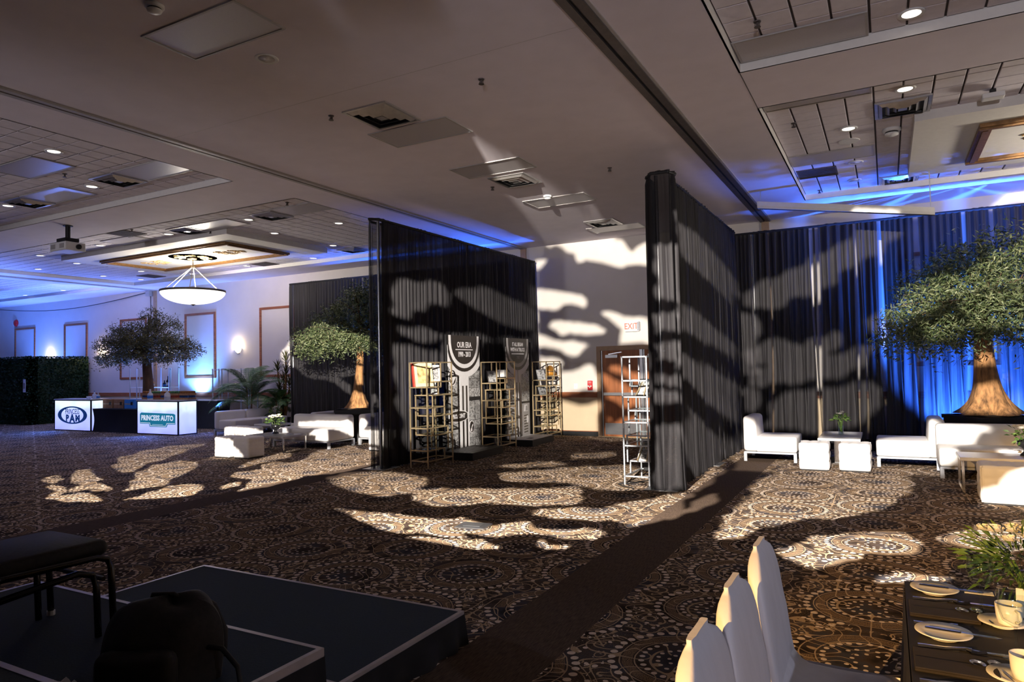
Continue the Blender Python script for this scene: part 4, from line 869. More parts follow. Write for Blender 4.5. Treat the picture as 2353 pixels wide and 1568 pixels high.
def bouquet(name, label, cat, loc, vase, nfl, rad, h0, seed, fr=.038, L=.07, w_=.018, dens=90):
    rr = random.Random(seed); t = thing(name, label, cat, loc)
    if vase == 'urn': obj('vase', MB().lathe([(.075, 0), (.07, .012), (.032, .055), (.035, .08), (.085, .115), (.10, .15), (.095, .20), (.088, .20), (.08, .16)], 24), 'blackgloss', t, True)
    elif vase == 'glass': obj('vase', MB().lathe([(.04, 0), (.042, .16), (.038, .16), (.036, .01)], 20), 'glass', t, True)
    elif vase == 'pot': obj('vase', MB().lathe([(.06, 0), (.085, .15), (.08, .15)], 20), 'blackgloss', t, True)
    else: obj('vase', MB().lathe([(.09, 0), (.10, .10), (.09, .10)], 20), 'glass', t, True)
    g = MB(); leafspray(g, (0, 0, h0), rad, int(dens * rad / .15), rr, L, w_)
    for _ in range(8): g.tube([(rr.uniform(-.02, .02), rr.uniform(-.02, .02), .05), (rr.uniform(-.5, .5) * rad, rr.uniform(-.5, .5) * rad, h0)], .004, 4)
    obj('greenery', g, 'green', t, kind='stuff')
    for i in range(nfl):
        a = i * 2.4 + rr.uniform(-.3, .3); q = rad * .75 * math.sqrt((i + .3) / nfl)
        f = MB(); petals(f, (q * math.cos(a), q * math.sin(a), h0 + .05 + rad * .35 * (1 - (q / rad) ** 2) + rr.uniform(-.015, .015)), fr * rr.uniform(.8, 1.15), rr)
        obj('flower', f, 'petal', t, True)
bouquet('flower_vase', 'white flowers in a black footed urn on the long white coffee table', 'flowers', (1.50, 10.72, .45), 'urn', 11, .17, .25, 4, .05)
bouquet('flower_vase', 'white flowers in a black footed urn on the low grey coffee table', 'flowers', (-11.78, 10.78, .36), 'urn', 12, .19, .27, 5, .05)
bouquet('flower_vase', 'slim clear vase with a few white roses on the pedestal table', 'flowers', (-.72, 12.80, .45), 'glass', 3, .11, .27, 6, .045)
bouquet('flower_vase', 'small bunch of white flowers behind the left lounge urn', 'flowers', (-13.45, 12.30, .42), 'pot', 4, .13, .30, 8, .05)

# ================================================================ SHELVES AND DISPLAY
def etagere(label, loc, mat, group=None, flip=False, W=.36, D=.76):
    """open metal shelf unit: x across (W), y along (D), origin at near-left foot"""
    t = thing('metal_shelf_unit', label, 'shelf', loc, 0, group); w_ = .020
    def bar(nm, a, b_, par=t): return obj(nm, MB().bar(a, b_, w_), mat, par)
    for x in (0, W):
        for y in (0, D): bar('post', (x, y, 0), (x, y, 1.82))
    LV = [(.12, 0, D, 0), (.30, 0, .50, 1), (.55, .16, D, 1), (.68, 0, .62, 1), (.88, .22, D, 1), (1.03, 0, .52, 1), (1.24, .14, D, 1), (1.38, 0, .42, 1), (1.47, .34, D, 1), (1.81, 0, D, 0)]
    for z, y0, y1, g in LV:
        if flip: y0, y1 = D - y1, D - y0
        r = obj('shelf_frame', MB().bar((0, y0, z), (W, y0, z), w_).bar((0, y1, z), (W, y1, z), w_).bar((0, y0, z), (0, y1, z), w_).bar((W, y0, z), (W, y1, z), w_), mat, t)
        if g: obj('glass_shelf', MB().box(.012, W - .012, y0 + .012, y1 - .012, z + .002, z + .008), 'glass', r)
    for y, z0, z1 in ((.50, .12, .30), (.16, .55, 1.24), (.62, .30, .68), (.22, .88, 1.03), (.52, .68, 1.24), (.42, 1.38, 1.81), (.34, 1.24, 1.47)):
        if flip: y = D - y
        for x in (0, W): bar('short_post', (x, y, z0), (x, y, z1))
    return t
etagere('brass open shelf unit nearest the camera, holding the red framed book', (-7.27, 9.64, 0), 'brass')
etagere('brass open shelf unit between the two printed display panels', (-7.27, 12.04, 0), 'brass')
etagere('brass open shelf unit at the far end of the left drape, holding the amber ornament', (-7.31, 14.42, 0), 'brass')
etagere('silvery open shelf unit at the near end of the right drape', (-3.33, 9.40, 0), 'silverbright', flip=True)

def leaning(name, label, cat, loc, W, H, T, tilt, matf, face, rz=0, face_m=.03, easel=False):
    """a framed picture or book leaning back: faces -y in local space"""
    t = thing(name, label, cat, loc, rz)
    R_ = Matrix.Rotation(-tilt, 4, 'X')
    obj('frame', MB().box(-W / 2, W / 2, 0, T, 0, H).xf(R_), matf, t)
    obj('picture', MB().box(-W / 2 + face_m, W / 2 - face_m, -.002, 0, face_m, H - face_m).xf(R_), face, t)
    if easel:
        for sx in (-1, 1): obj('easel_leg', MB().bar((sx * W * .35, -.05, .006), (sx * W * .2, H * .45 * math.sin(tilt) + .04, H * .75), .012), 'brass', t)
        obj('easel_strut', MB().bar((0, H * .3 + .1, 0), (0, H * .4 * math.sin(tilt), H * .6), .012), 'brass', t)
    return t
M['bookred'] = pm('red_book_cloth', (0.55, 0.05, 0.03), 0.6); M['bookyellow'] = pm('pale_yellow_print', (0.72, 0.60, 0.30), 0.6, var=.2, scale=5)
def book():
    t = thing('red_framed_book', 'large red book with yellow printed cover leaning on the nearest brass shelf', 'book', (-7.14, 9.86, 1.39), 0.95)
    R_ = Matrix.Rotation(-.26, 4, 'X')
    obj('book_block', MB().box(-.17, .19, 0, .07, 0, .44).xf(R_), 'bookred', t); obj('cover', MB().box(-.14, .19, -.004, 0, 0, .43).xf(R_), 'bookyellow', t)
    f = obj('cover_picture', MB().box(-.09, .15, -.006, -.004, .06, .37).xf(R_), photomat('sepia_print', 9, 5, (.06, .04, .02), (.62, .44, .18)), t)
book()
leaning('framed_picture', 'white framed picture leaning on the upper far shelf of the nearest brass unit', 'picture', (-7.10, 10.12, 1.48), .26, .30, .02, .32, 'paper', PH[1], .9)
leaning('framed_picture', 'white folded card leaning below the white framed picture, nearest brass unit', 'picture', (-7.10, 10.12, 1.25), .12, .24, .03, .40, 'paper', PH[3], .9, .015)
leaning('framed_picture', 'dark framed picture leaning on the upper shelf of the middle brass unit', 'picture', (-7.12, 12.25, 1.39), .20, .27, .012, .42, 'darksteel', PH[0], .9, .015)
t = thing('display_box', 'white box on a clear stand on the middle brass shelf unit', 'box', (-7.08, 12.58, 1.48)); obj('box', MB().rbox(-.09, .09, -.09, .09, .02, .17, .004, 1), 'paper', t); obj('stand', MB().box(-.1, .1, -.1, .1, 0, .02), 'glass', t)
leaning('framed_picture', 'small framed picture on an easel at the foot of the middle brass unit', 'picture', (-7.06, 12.30, .13), .14, .20, .012, .35, 'darksteel', PH[2], .9, .012, True)
leaning('framed_picture', 'grey framed picture leaning on the top shelf of the far brass unit', 'picture', (-7.16, 14.62, 1.39), .20, .26, .012, .45, 'silverleg', PH[0], .9, .015)
leaning('framed_picture', 'grey framed picture leaning on the second shelf of the far brass unit', 'picture', (-7.16, 14.66, 1.04), .18, .22, .012, .45, 'silverleg', PH[2], .9, .015)
t = thing('amber_ornament', 'rounded amber brown ornament on the far brass shelf unit', 'ornament', (-7.10, 14.95, 1.48))
obj('ornament_body', MB().lathe([(.12, 0), (.135, .05), (.125, .13), (.09, .20), (.04, .235), (0, .24)], 20, ell=(.8, 1.05)), 'amber', t, True); obj('ornament_tail', MB().lathe([(.09, 0), (.07, .06), (.03, .10), (0, .105)], 14, c=(.02, .17, 0), ell=(.7, 1)), 'amber', t, True); obj('ornament_groove', MB().lathe([(.128, .085), (.131, .095), (.124, .105)], 20, ell=(.82, 1.07)), 'darksteel', t)
for k, (y, z) in enumerate(((14.98, .89), (14.90, .56))):
    one('glass_dish', MB().lathe([(.05, 0), (.055, .01), (.12, .07), (.125, .075), (.05, .02), (0, .018)], 20), 'glass', 'clear glass dish on the far brass unit, %s one' % ('upper' if k == 0 else 'lower'), 'dish', (-7.12, y, z), smooth=True)
leaning('framed_picture', 'dark picture on an easel on the upper shelf of the silvery unit', 'picture', (-3.12, 9.62, 1.25), .20, .26, .012, .42, 'blackgloss', PH[3], -.3, .015, True)
leaning('framed_picture', 'white framed picture on a brass easel low on the silvery shelf unit', 'picture', (-3.12, 9.62, .31), .22, .34, .012, .5, 'paper', PH[1], -.2, .03, True)
t = thing('equipment_box', 'small black box at the foot of the silvery shelf unit', 'box', (-3.08, 9.98, .13)); obj('case', MB().rbox(-.13, .13, -.09, .09, 0, .19, .01, 1), 'black', t); obj('handle', MB().tube([(-.05, 0, .19), (-.05, 0, .215), (.05, 0, .215), (.05, 0, .19)], .006, 6), 'black', t)
one('power_cable', MB().tube([(-3.08, 9.8, .012), (-3.2, 9.62, .012), (-3.28, 9.45, .012), (-3.42, 9.36, .012), (-3.3, 9.22, .012), (-3.1, 9.1, .012)], .008, 6), 'black', 'thin black cable on the carpet by the silvery shelf unit', 'cable')

# printed display panels: u along +y, v up, face towards +x
def display(label, loc, W, H, top, kind):
    t = thing('display_sign', label, 'sign', loc)
    P = lambda d: (lambda u, v: (d, u, v))
    obj('panel_board', MB().box(-.03, 0, -W / 2 - .03, W / 2 + .03, 0, H), 'black', t)
    n = 0
    def flat(nm, poly, d, mat):
        return obj(nm, MB().prism(poly, P(0), P(d)), mat, t)
    a = W / 2
    # photo columns
    rr = random.Random(5 if kind == 1 else 6)
    if kind == 1:
        for u0, u1, rows in ((-a, -.16 * W, [(.02, .10), (.10, .21), (.21, .30), (.30, .40), (.40, .50), (.50, .60), (.60, .74)]), (.14 * W, a, [(.02, .12), (.12, .19), (.19, .27), (.27, .44), (.47, .55), (.55, .63), (.63, .70)])):
            for k, (v0, v1) in enumerate(rows):
                halves = ((u0, u1),) if k % 3 else ((u0, (u0 + u1) / 2 - .004), ((u0 + u1) / 2 + .004, u1))
                for h0, h1 in halves: flat('photo_print', [(h0 + .006, v0 * H), (h1 - .006, v0 * H), (h1 - .006, v1 * H - .008), (h0 + .006, v1 * H - .008)], .002, PH[rr.randrange(4)])
    else:
        for s in (-1, 1):
            u0, u1 = (s * a, s * .14 * W) if s < 0 else (.14 * W, a)
            flat('photo_print', [(u0, .04 * H), (u1, .04 * H), (u1, .36 * H), (u0, .36 * H)], .002, 'vinylgrey')
            uc = (u0 + u1) / 2
            for k in range(7): flat('grille_bar', [(uc - .09, (.07 + .027 * k) * H), (uc + .10, (.075 + .027 * k) * H), (uc + .10, (.085 + .027 * k) * H), (uc - .09, (.08 + .027 * k) * H)], .004, 'vinylblack')
            flat('headlight', [(uc + s * .08 + .05 * math.cos(q), .20 * H + .09 * math.sin(q)) for q in [2 * PI * j / 14 for j in range(14)]], .005, 'vinylwhite')
            flat('windscreen', [(uc - .10, .28 * H), (uc + .10, .28 * H), (uc + .08, .345 * H), (uc - .06, .345 * H)], .005, 'vinylwhite')
            flat('windscreen_shade', [(uc - .02, .285 * H), (uc + .09, .285 * H), (uc + .07, .335 * H), (uc + .0, .335 * H)], .006, 'vinylgrey')
            flat('photo_print', [(u0, .38 * H), (u1, .38 * H), (u1, .68 * H), (u0, .68 * H)], .002, PH[0])
            for k in range(3): flat('stripe', [(uc - .12, (.63 + .02 * k) * H), (uc + .12, (.585 + .02 * k) * H), (uc + .12, (.592 + .02 * k) * H), (uc - .12, (.637 + .02 * k) * H)], .005, 'vinylwhite')
    def U(half, bottom, n_=18, clip=a):
        q = [(half * math.sin(-PI / 2 + PI * k / n_), H - bottom * math.cos(-PI / 2 + PI * k / n_) ** .75) for k in range(n_ + 1)]
        pts = [(max(-clip, min(clip, u)), v) for u, v in q]
        out = [(-clip if half > clip else -half, H)] + pts + [(clip if half > clip else half, H)]
        res = []
        for p in out:
            if not res or abs(p[0] - res[-1][0]) + abs(p[1] - res[-1][1]) > 1e-5: res.append(p)
        return res
    b = .245 * H
    flat('ring_outer', U(.66 * W, b + .115 * H, clip=a), .006, 'vinylwhite')
    flat('stem', [(-.155 * W, .005 * H), (.13 * W, .005 * H), (.13 * W, .66 * H), (-.155 * W, .66 * H)], .0068, 'vinylwhite')
    flat('ring_black', U(.53 * W, b + .065 * H, clip=a), .008, 'vinylblack'); flat('ring_inner', U(.475 * W, b + .035 * H), .010, 'vinylwhite' if kind == 1 else 'vinylgrey'); flat('title_field', U(.41 * W, b), .012, 'vinylblack')
    for u in ((-.085, -.035), (.03, .08)): flat('stem_stripe', [(u[0] * W, .005 * H), (u[1] * W, .005 * H), (u[1] * W, .57 * H), (u[0] * W, .57 * H)], .008, 'vinylblack')
    if kind == 2: flat('stem_stripe', [(-.02 * W, .57 * H), (.012 * W, .57 * H), (.012 * W, .70 * H), (-.02 * W, .70 * H)], .008, 'vinylgrey')
    for body, size, v, sx, mat, bold in top:
        m = text_mb(body, size, lambda u, vv, v=v: (.0135, u, v * H + vv), sx=sx, bold=bold); obj('lettering', m, mat, t, label='lettering ' + body.lower())
    flat('title_rule', [(-.27 * W, .876 * H if kind == 1 else .846 * H), (.27 * W, .876 * H if kind == 1 else .846 * H), (.27 * W, .883 * H if kind == 1 else .853 * H), (-.27 * W, .883 * H if kind == 1 else .853 * H)], .0135, 'vinylwhite')
    if kind == 1:
        def hexa(cu, cv, hu, hv): return [(cu - hu, cv), (cu - hu, cv - hv * .5), (cu - hu * .6, cv - hv * .85), (cu, cv - hv), (cu + hu * .6, cv - hv * .85), (cu + hu, cv - hv * .5), (cu + hu, cv + hv * .5), (cu + hu * .6, cv + hv * .85), (cu, cv + hv), (cu - hu * .6, cv + hv * .85), (cu - hu, cv + hv * .5)]
        flat('badge_edge', hexa(-.21 * W, .315 * H, .285 * W, .052 * H), .010, 'vinylwhite'); flat('badge_field', hexa(-.21 * W, .315 * H, .268 * W, .045 * H), .012, 'vinylblack')
        obj('lettering', text_mb('PRO.POINT', .115, lambda u, v: (.0135, u - .21 * W, .315 * H + v), sx=.80, bold=.006), 'vinylwhite', t, label='PRO.POINT lettering')
        def disc(nm, cu, cv, ru, rv, d, mat): flat(nm, [(cu + ru * math.cos(q), cv + rv * math.sin(q)) for q in [2 * PI * k / 24 for k in range(24)]], d, mat)
        disc('tool_badge_edge', .20 * W, .21 * H, .095, .13, .010, 'vinylwhite'); disc('tool_badge_field', .20 * W, .21 * H, .08, .112, .012, 'vinylblack')
        flat('wrench_shape', [(.20 * W - .03, .18 * H), (.20 * W, .175 * H), (.20 * W + .01, .205 * H), (.20 * W + .045, .225 * H), (.20 * W + .03, .235 * H), (.20 * W - .01, .215 * H)], .0135, 'vinylwhite')
        disc('fist_shape', .20 * W - .015, .185 * H, .028, .035, .0134, 'vinylwhite')
        disc('emblem_edge', -.37 * W, .645 * H, .145, .17, .0085, 'vinylwhite'); disc('emblem_field', -.37 * W, .645 * H, .12, .145, .0095, 'vinylblack')
        flat('emblem_diamond', [(-.37 * W - .11, .645 * H), (-.37 * W, .645 * H - .13), (-.37 * W + .11, .645 * H), (-.37 * W, .645 * H + .13)], .0105, 'vinylwhite'); flat('emblem_bar', [(-.37 * W - .11, .642 * H), (-.37 * W + .11, .655 * H), (-.37 * W + .11, .67 * H), (-.37 * W - .11, .657 * H)], .0115, 'vinylblack')
        flat('maker_mark', [(.33 * W - .08, .735 * H), (.33 * W, .718 * H), (.33 * W + .08, .735 * H), (.33 * W, .752 * H)], .004, 'vinylwhite')
    return t
display('tall black and white printed panel titled OUR ERA behind the nearest brass shelf', (-7.44, 11.66, 0.02), 1.18, 2.33, [('OUR ERA', .155, .918, .82, 'vinylwhite', .004), ('1990 - 2013', .135, .838, .72, 'vinylwhite', .006)], 1)
display('tall black and white printed panel titled IT ALL BEGAN WITH A TRUCK', (-7.40, 13.86, 0.02), 1.10, 2.33, [('IT ALL BEGAN', .115, .940, .72, 'vinylwhite', .003), ('WITH A TRUCK', .115, .889, .84, 'vinylwhite', .003), ('1942', .10, .812, .75, 'vinylgrey', .001)], 2)
def plinth(label, loc, W, D, topmat, rz):
    t = thing('low_plinth', label, 'plinth', loc, rz)
    obj('plinth_body', MB().box(-W / 2, W / 2, -D / 2, D / 2, 0, .13), 'black', t); obj('plinth_top', MB().box(-W / 2 + .01, W / 2 - .01, -D / 2 + .01, D / 2 - .01, .13, .137), topmat, t)
    if topmat == 'vinylwhite':
        obj('printed_mark', MB().prism([(.02, -.32), (.14, -.34), (.16, -.22), (.10, -.20), (.12, -.14), (.03, -.16)], lambda u, v: (u, v, .137), lambda u, v: (u, v, .139)), 'vinylblack', t)
    else:
        rr = random.Random(3)
        obj('printed_lines', MB().add([], []), 'vinylgrey', t) if False else None
        for k in range(5): obj('printed_line', MB().box(-.24 + k * .09, -.20 + k * .09, -.5, .2 + .2 * rr.random(), .137, .139), 'vinylgrey', t)
plinth('low black plinth at the foot of the nearer printed panel', (-7.08, 11.38, 0), .66, 1.25, 'vinylblack', .05)
plinth('low plinth with white top at the foot of the farther printed panel', (-7.02, 13.72, 0), .60, 1.20, 'vinylwhite', .05)

# ================================================================ TREES AND PLANTS
def leaves_mesh(name, mat, P, N_, L, Wd, rs, droop=.15):
    """P: (n,3) points, N_: (n,3) directions; every leaf a folded four-sided blade"""
    n = len(P); d = N_ + rs.normal(0, .55, (n, 3)); d[:, 2] -= droop; d /= np.linalg.norm(d, axis=1)[:, None]
    q = rs.normal(0, 1, (n, 3)); s_ = np.cross(d, q); s_ /= np.linalg.norm(s_, axis=1)[:, None] + 1e-9
    l = (L * rs.uniform(.6, 1.25, n))[:, None]; w_ = (Wd * rs.uniform(.7, 1.2, n))[:, None]; up_ = np.cross(s_, d)
    m_ = P + d * l * .45 + up_ * w_ * .35
    v = np.stack([P, m_ - s_ * w_, P + d * l, m_ + s_ * w_], 1).reshape(-1, 3)
    b_ = np.arange(n)[:, None] * 4; f = np.concatenate([b_ + np.array([[0, 1, 2]]), b_ + np.array([[0, 2, 3]])], 1).reshape(-1, 3)
    me = bpy.data.meshes.new(name); me.vertices.add(len(v)); me.vertices.foreach_set('co', v.astype(np.float32).ravel())
    me.loops.add(f.size); me.loops.foreach_set('vertex_index', f.ravel().astype(np.int32)); me.polygons.add(len(f)); me.polygons.foreach_set('loop_start', (np.arange(len(f)) * 3).astype(np.int32))
    me.update(calc_edges=True); me.validate(); me.materials.append(M[mat] if isinstance(mat, str) else mat); return me
def tree(label, loc, rz, seed, zplant, ztop_trunk, zc0, zc1, R_, pads, nleaf, leafm, L, Wd, r0=.40, r1=.11, planter=.92, singles=0, ymax=99, barkm='bark'):
    rs = np.random.RandomState(seed); rr = random.Random(seed); t = thing('artificial_tree', label, 'tree', loc, rz)
    if planter:
        pl = obj('planter_box', MB().rbox(-planter / 2, planter / 2, -planter / 2, planter / 2, 0, zplant - .02, .01, 1).box(-planter / 2 - .015, planter / 2 + .015, -planter / 2 - .015, planter / 2 + .015, zplant - .08, zplant - .02), 'black', t)
        obj('moss', MB().lathe([(planter * .47, zplant - .03), (planter * .42, zplant), (0, zplant + .02)], 24), 'soil', pl, True)
    # flared trunk with buttress ridges
    n = 40; nz = 26; hh = ztop_trunk - zplant
    def Pt(i, j):
        a = 2 * PI * i / n; k = j / nz; z = zplant + hh * k
        flare = math.exp(-k * 7.5); r = r1 * (1.25 - .45 * k) + (r0 - r1) * flare
        r *= 1 + (.20 * math.sin(a * 5 + seed) + .10 * math.sin(a * 11 + 2)) * (flare * .9 + .10) + .03 * math.sin(a * 3 + z * 4)
        sway = .05 * math.sin(k * 2.6 + seed)
        return (sway + r * math.cos(a), r * math.sin(a), z)
    obj('trunk', MB().grid(Pt, n, nz), barkm, t, True)
    c0 = Vector((.05 * math.sin(2.6 + seed), 0, ztop_trunk))
    br = MB(); P = []; N_ = []
    for (px, py, pz, pr, ph) in pads:
        c = Vector((px, py - max(0, loc[1] + math.sin(rz) * px + math.cos(rz) * py - ymax + .5), pz)); st = Vector((c0.x, c0.y, ztop_trunk - .35 * rr.random())); mid = (st + c) / 2 + Vector((0, 0, .12))
        br.tube([st, mid, c], [.045, .03, .012], 6)
        for _ in range(6):
            e = c + Vector((rr.gauss(0, pr * .35), rr.gauss(0, pr * .2), rr.gauss(0, ph * .3))); br.tube([mid, (mid + e) / 2 + Vector((0, 0, .04)), e], [.016, .011, .005], 5)
        k = int(nleaf * pr * pr / sum(q[3] ** 2 for q in pads))
        a = rs.uniform(0, 2 * PI, k); q = np.sqrt(rs.uniform(0.02, 1, k)); zz = rs.normal(0, .42, k)
        env = np.sqrt(np.clip(1 - q * q * .85, 0, 1)); pt = np.stack([px + pr * q * np.cos(a) * rs.uniform(.85, 1.1, k), py + pr * q * np.sin(a) * rs.uniform(.85, 1.1, k), pz + ph * env * zz - .18 * pr * q * q], 1)
        # gather leaves in small sprigs
        sp = rs.normal(0, .05, (k, 3)); ctr = pt[rs.randint(0, k, max(1, k // 7))]; pt = ctr[rs.randint(0, len(ctr), k)] + sp
        P.append(pt); N_.append(np.stack([np.cos(a) * .6, np.sin(a) * .6, zz * .6 + .15], 1))
    obj('branches', br, 'twig', t, True)
    P = np.concatenate(P); N_ = np.concatenate(N_)
    wy = loc[1] + math.sin(rz) * P[:, 0] + math.cos(rz) * P[:, 1]; over = np.clip(wy - ymax + .25, 0, None); P[:, 1] -= over * 1.6 / math.cos(rz)
    o = link('foliage', leaves_mesh('foliage', leafm, P, N_, L, Wd, rs), t); o['kind'] = 'stuff'
    if singles:
        lm = MB().add([(0, 0, 0), (L * .28, -Wd * .9, .010), (L * .7, -Wd * .75, .004), (L * 1.15, 0, -.012), (L * .7, Wd * .75, .004), (L * .28, Wd * .9, .010), (L * .5, 0, -.006)], [(0, 1, 6), (1, 2, 6), (2, 3, 6), (3, 4, 6), (4, 5, 6), (5, 0, 6)]).mesh('leaf', M[leafm])
        near = np.argsort(P[:, 1] * 1.0 + rs.normal(0, .15, len(P)))[:singles * 4]; near = near[rs.permutation(len(near))[:singles]]
        for i in near:
            link('leaf', lm, t, tuple(P[i] + np.array([0, -.03, 0])), (rr.uniform(-.9, .9), rr.uniform(-.6, .9), rr.uniform(0, 6.28)))
    return t
rz_cam = math.atan2(0.478, 0.878)
padR = [(-1.25, -.25, 2.50, .62, .62), (-.75, -.5, 2.62, .66, .66), (-.15, -.75, 2.72, .66, .7), (.55, -.5, 2.8, .68, .8), (1.15, -.2, 2.6, .66, .7), (-1.45, .1, 2.2, .40, .40), (-1.0, -.3, 2.15, .48, .45), (-.5, -.6, 2.28, .42, .42), (.35, -.7, 2.25, .5, .45), (1.0, -.4, 2.2, .5, .45),
        (-.85, .15, 3.02, .50, .42), (-.3, .0, 3.22, .55, .5), (.3, .0, 3.42, .62, .55), (.85, .1, 3.2, .6, .55), (.0, .5, 3.3, .6, .5), (-.6, .6, 2.7, .6, .6), (.6, .7, 2.7, .6, .6), (1.4, .2, 2.3, .5, .5)]
tree('large artificial olive tree in a black planter behind the right lounge sofa', (1.40, 13.2, 0), rz_cam, 3, .80, 2.62, 1.9, 3.7, 1.85, [(a_ * .92, b_, c_ - (.12 if a_ < .3 else .05), d_ * .97, e_) for a_, b_, c_, d_, e_ in padR], 30000, 'leaf', .098, .0115, .40, .13, .92, 260, 14.22)
padL = [(-1.05, -.2, 2.55, .55, .5), (-.7, -.45, 2.42, .55, .5), (-.2, -.55, 2.5, .55, .55), (.4, -.45, 2.45, .55, .5), (.85, -.2, 2.4, .5, .5), (-1.25, .1, 2.25, .38, .35), (-.7, .1, 2.95, .5, .45), (-.2, 0, 3.25, .5, .5), (.25, .05, 3.55, .42, .45), (.45, .1, 3.1, .55, .5), (0, .4, 2.8, .6, .55), (.9, .2, 2.8, .5, .5), (-.05, -.1, 3.62, .3, .3)]
tree('artificial tree with green foliage in front of the left rear drape', (-11.42, 13.12, 0), rz_cam, 5, .78, 2.75, 2, 3.9, 1.6, padL, 20000, 'leaf', .085, .012, .27, .085, 1.0, 0, 14.45)
padB = [(-1.1, -.1, 2.75, .50, .45), (-.65, -.3, 2.8, .55, .5), (-.1, -.4, 2.85, .55, .5), (.45, -.3, 2.85, .55, .5), (1.0, -.1, 2.7, .52, .45), (-1.3, .1, 2.35, .38, .3), (-.9, -.3, 2.25, .5, .35), (-.35, -.4, 2.35, .42, .3), (.45, -.4, 2.3, .5, .35), (1.05, -.3, 2.3, .5, .35), (1.35, .1, 2.5, .38, .35),
        (-.75, .1, 3.2, .42, .35), (-.15, .1, 3.25, .42, .4), (.1, 0, 3.6, .30, .35), (.5, .1, 3.35, .48, .42), (.15, .5, 2.8, .7, .5), (-.6, .6, 2.7, .55, .5)]
tree('dark leafed artificial tree rising from the middle of the lit bar', (-20.72, 13.75, 0), rz_cam, 8, .55, 2.6, 2.1, 3.9, 1.65, padB, 21000, 'leafdark', .085, .013, .27, .14, .8, 0, 99, 'barkdark')

def palm(label, loc, seed, n, L, h, mat, stiff, name='potted_palm'):
    rr = random.Random(seed); t = thing(name, label, 'plant', loc)
    obj('pot', MB().lathe([(.17, 0), (.22, .36), (.20, .36), (.19, .30), (0, .29)], 20), 'blackgloss', t, True)
    st = MB()
    for k in range(4): a = k * 1.6; st.tube([(.05 * math.cos(a), .05 * math.sin(a), .28), (.08 * math.cos(a), .08 * math.sin(a), h * .6), (.1 * math.cos(a), .1 * math.sin(a), h)], [.03, .022, .012], 6)
    obj('stems', st, 'bark', t, True)
    for k in range(n):
        a = 2 * PI * k / n * 1.0 + rr.uniform(-.3, .3); el = rr.uniform(.35, 1.35); l = L * rr.uniform(.75, 1.1); b0 = Vector((.06 * math.cos(a), .06 * math.sin(a), h * rr.uniform(.55, 1.0)))
        pts = []; p = b0.copy(); d = Vector((math.cos(a) * math.cos(el), math.sin(a) * math.cos(el), math.sin(el)))
        for i in range(11): pts.append(p.copy()); p += d * l / 10; d = (d + Vector((0, 0, -.17 * (1 - stiff)))).normalized()
        f = MB().tube(pts, [.008 * (1 - i / 12) for i in range(11)], 5)
        for i in range(2, 11):
            for q in (.0, .33, .66):
                if i + q > 10: continue
                c = pts[i].lerp(pts[min(10, i + 1)], q); dd = (pts[min(10, i + 1)] - pts[i - 1]).normalized(); s_ = dd.cross(Vector((0, 0, 1))).normalized(); ll = .26 * L * math.sin(PI * (i + q) / 12.5) + .05
                for sg in (-1, 1):
                    tip = c + (s_ * sg * .8 + dd * .6).normalized() * ll + Vector((0, 0, -.30 * ll)); m_ = c.lerp(tip, .5) + Vector((0, 0, .08 * ll)); wv = dd * .008
                    f.add([c - wv, m_ - wv * 1.3, tip, m_ + wv * 1.3, c + wv], [(0, 1, 3, 4), (1, 2, 3)])
        obj('frond', f, mat, t)
def spiky(label, loc, seed, heads, mat):
    rr = random.Random(seed); t = thing('potted_dracaena', label, 'plant', loc)
    obj('pot', MB().lathe([(.16, 0), (.20, .34), (.18, .34), (0, .29)], 20), 'blackgloss', t, True)
    for (hx, hy, hz, L) in heads:
        obj('cane', MB().tube([(hx * .2, hy * .2, .28), (hx * .6, hy * .6, hz * .6), (hx, hy, hz)], [.032, .028, .022], 7), 'bark', t, True)
        m = MB()
        for k in range(46):
            a = k * 2.4; el = -0.5 + 1.9 * (k / 46); d = Vector((math.cos(a) * math.cos(el), math.sin(a) * math.cos(el), math.sin(el))); b0 = Vector((hx, hy, hz - .12 + .24 * k / 46)); l = L * rr.uniform(.8, 1.1)
            s_ = d.cross(Vector((0, 0, 1))).normalized() * .014; mid = b0 + d * l * .55 + Vector((0, 0, .02)); tip = b0 + d * l + Vector((0, 0, -.12 * l))
            m.add([b0 - s_ * .6, mid - s_, tip, mid + s_, b0 + s_ * .6], [(0, 1, 3, 4), (1, 2, 3)])
        obj('leaf_rosette', m, mat, t)
palm('feathery green potted palm behind the far left lounge sofa', (-16.65, 14.25, 0), 2, 34, 1.05, 1.30, 'palm', .15)
palm('low feathery potted palm at the right end of the far left sofa', (-15.95, 14.72, 0), 6, 22, .62, .85, 'palm', .1)
spiky('spiky dark dracaena plant beside the left rear drape', (-15.98, 14.95, 0), 4, [(.1, 0, 2.0, .36), (-.24, .0, 1.7, .38), (.22, -.1, 1.6, .36), (-.05, .05, 1.35, .38), (.24, .0, 1.25, .34), (.05, -.2, 1.1, .38)], 'dracaena')
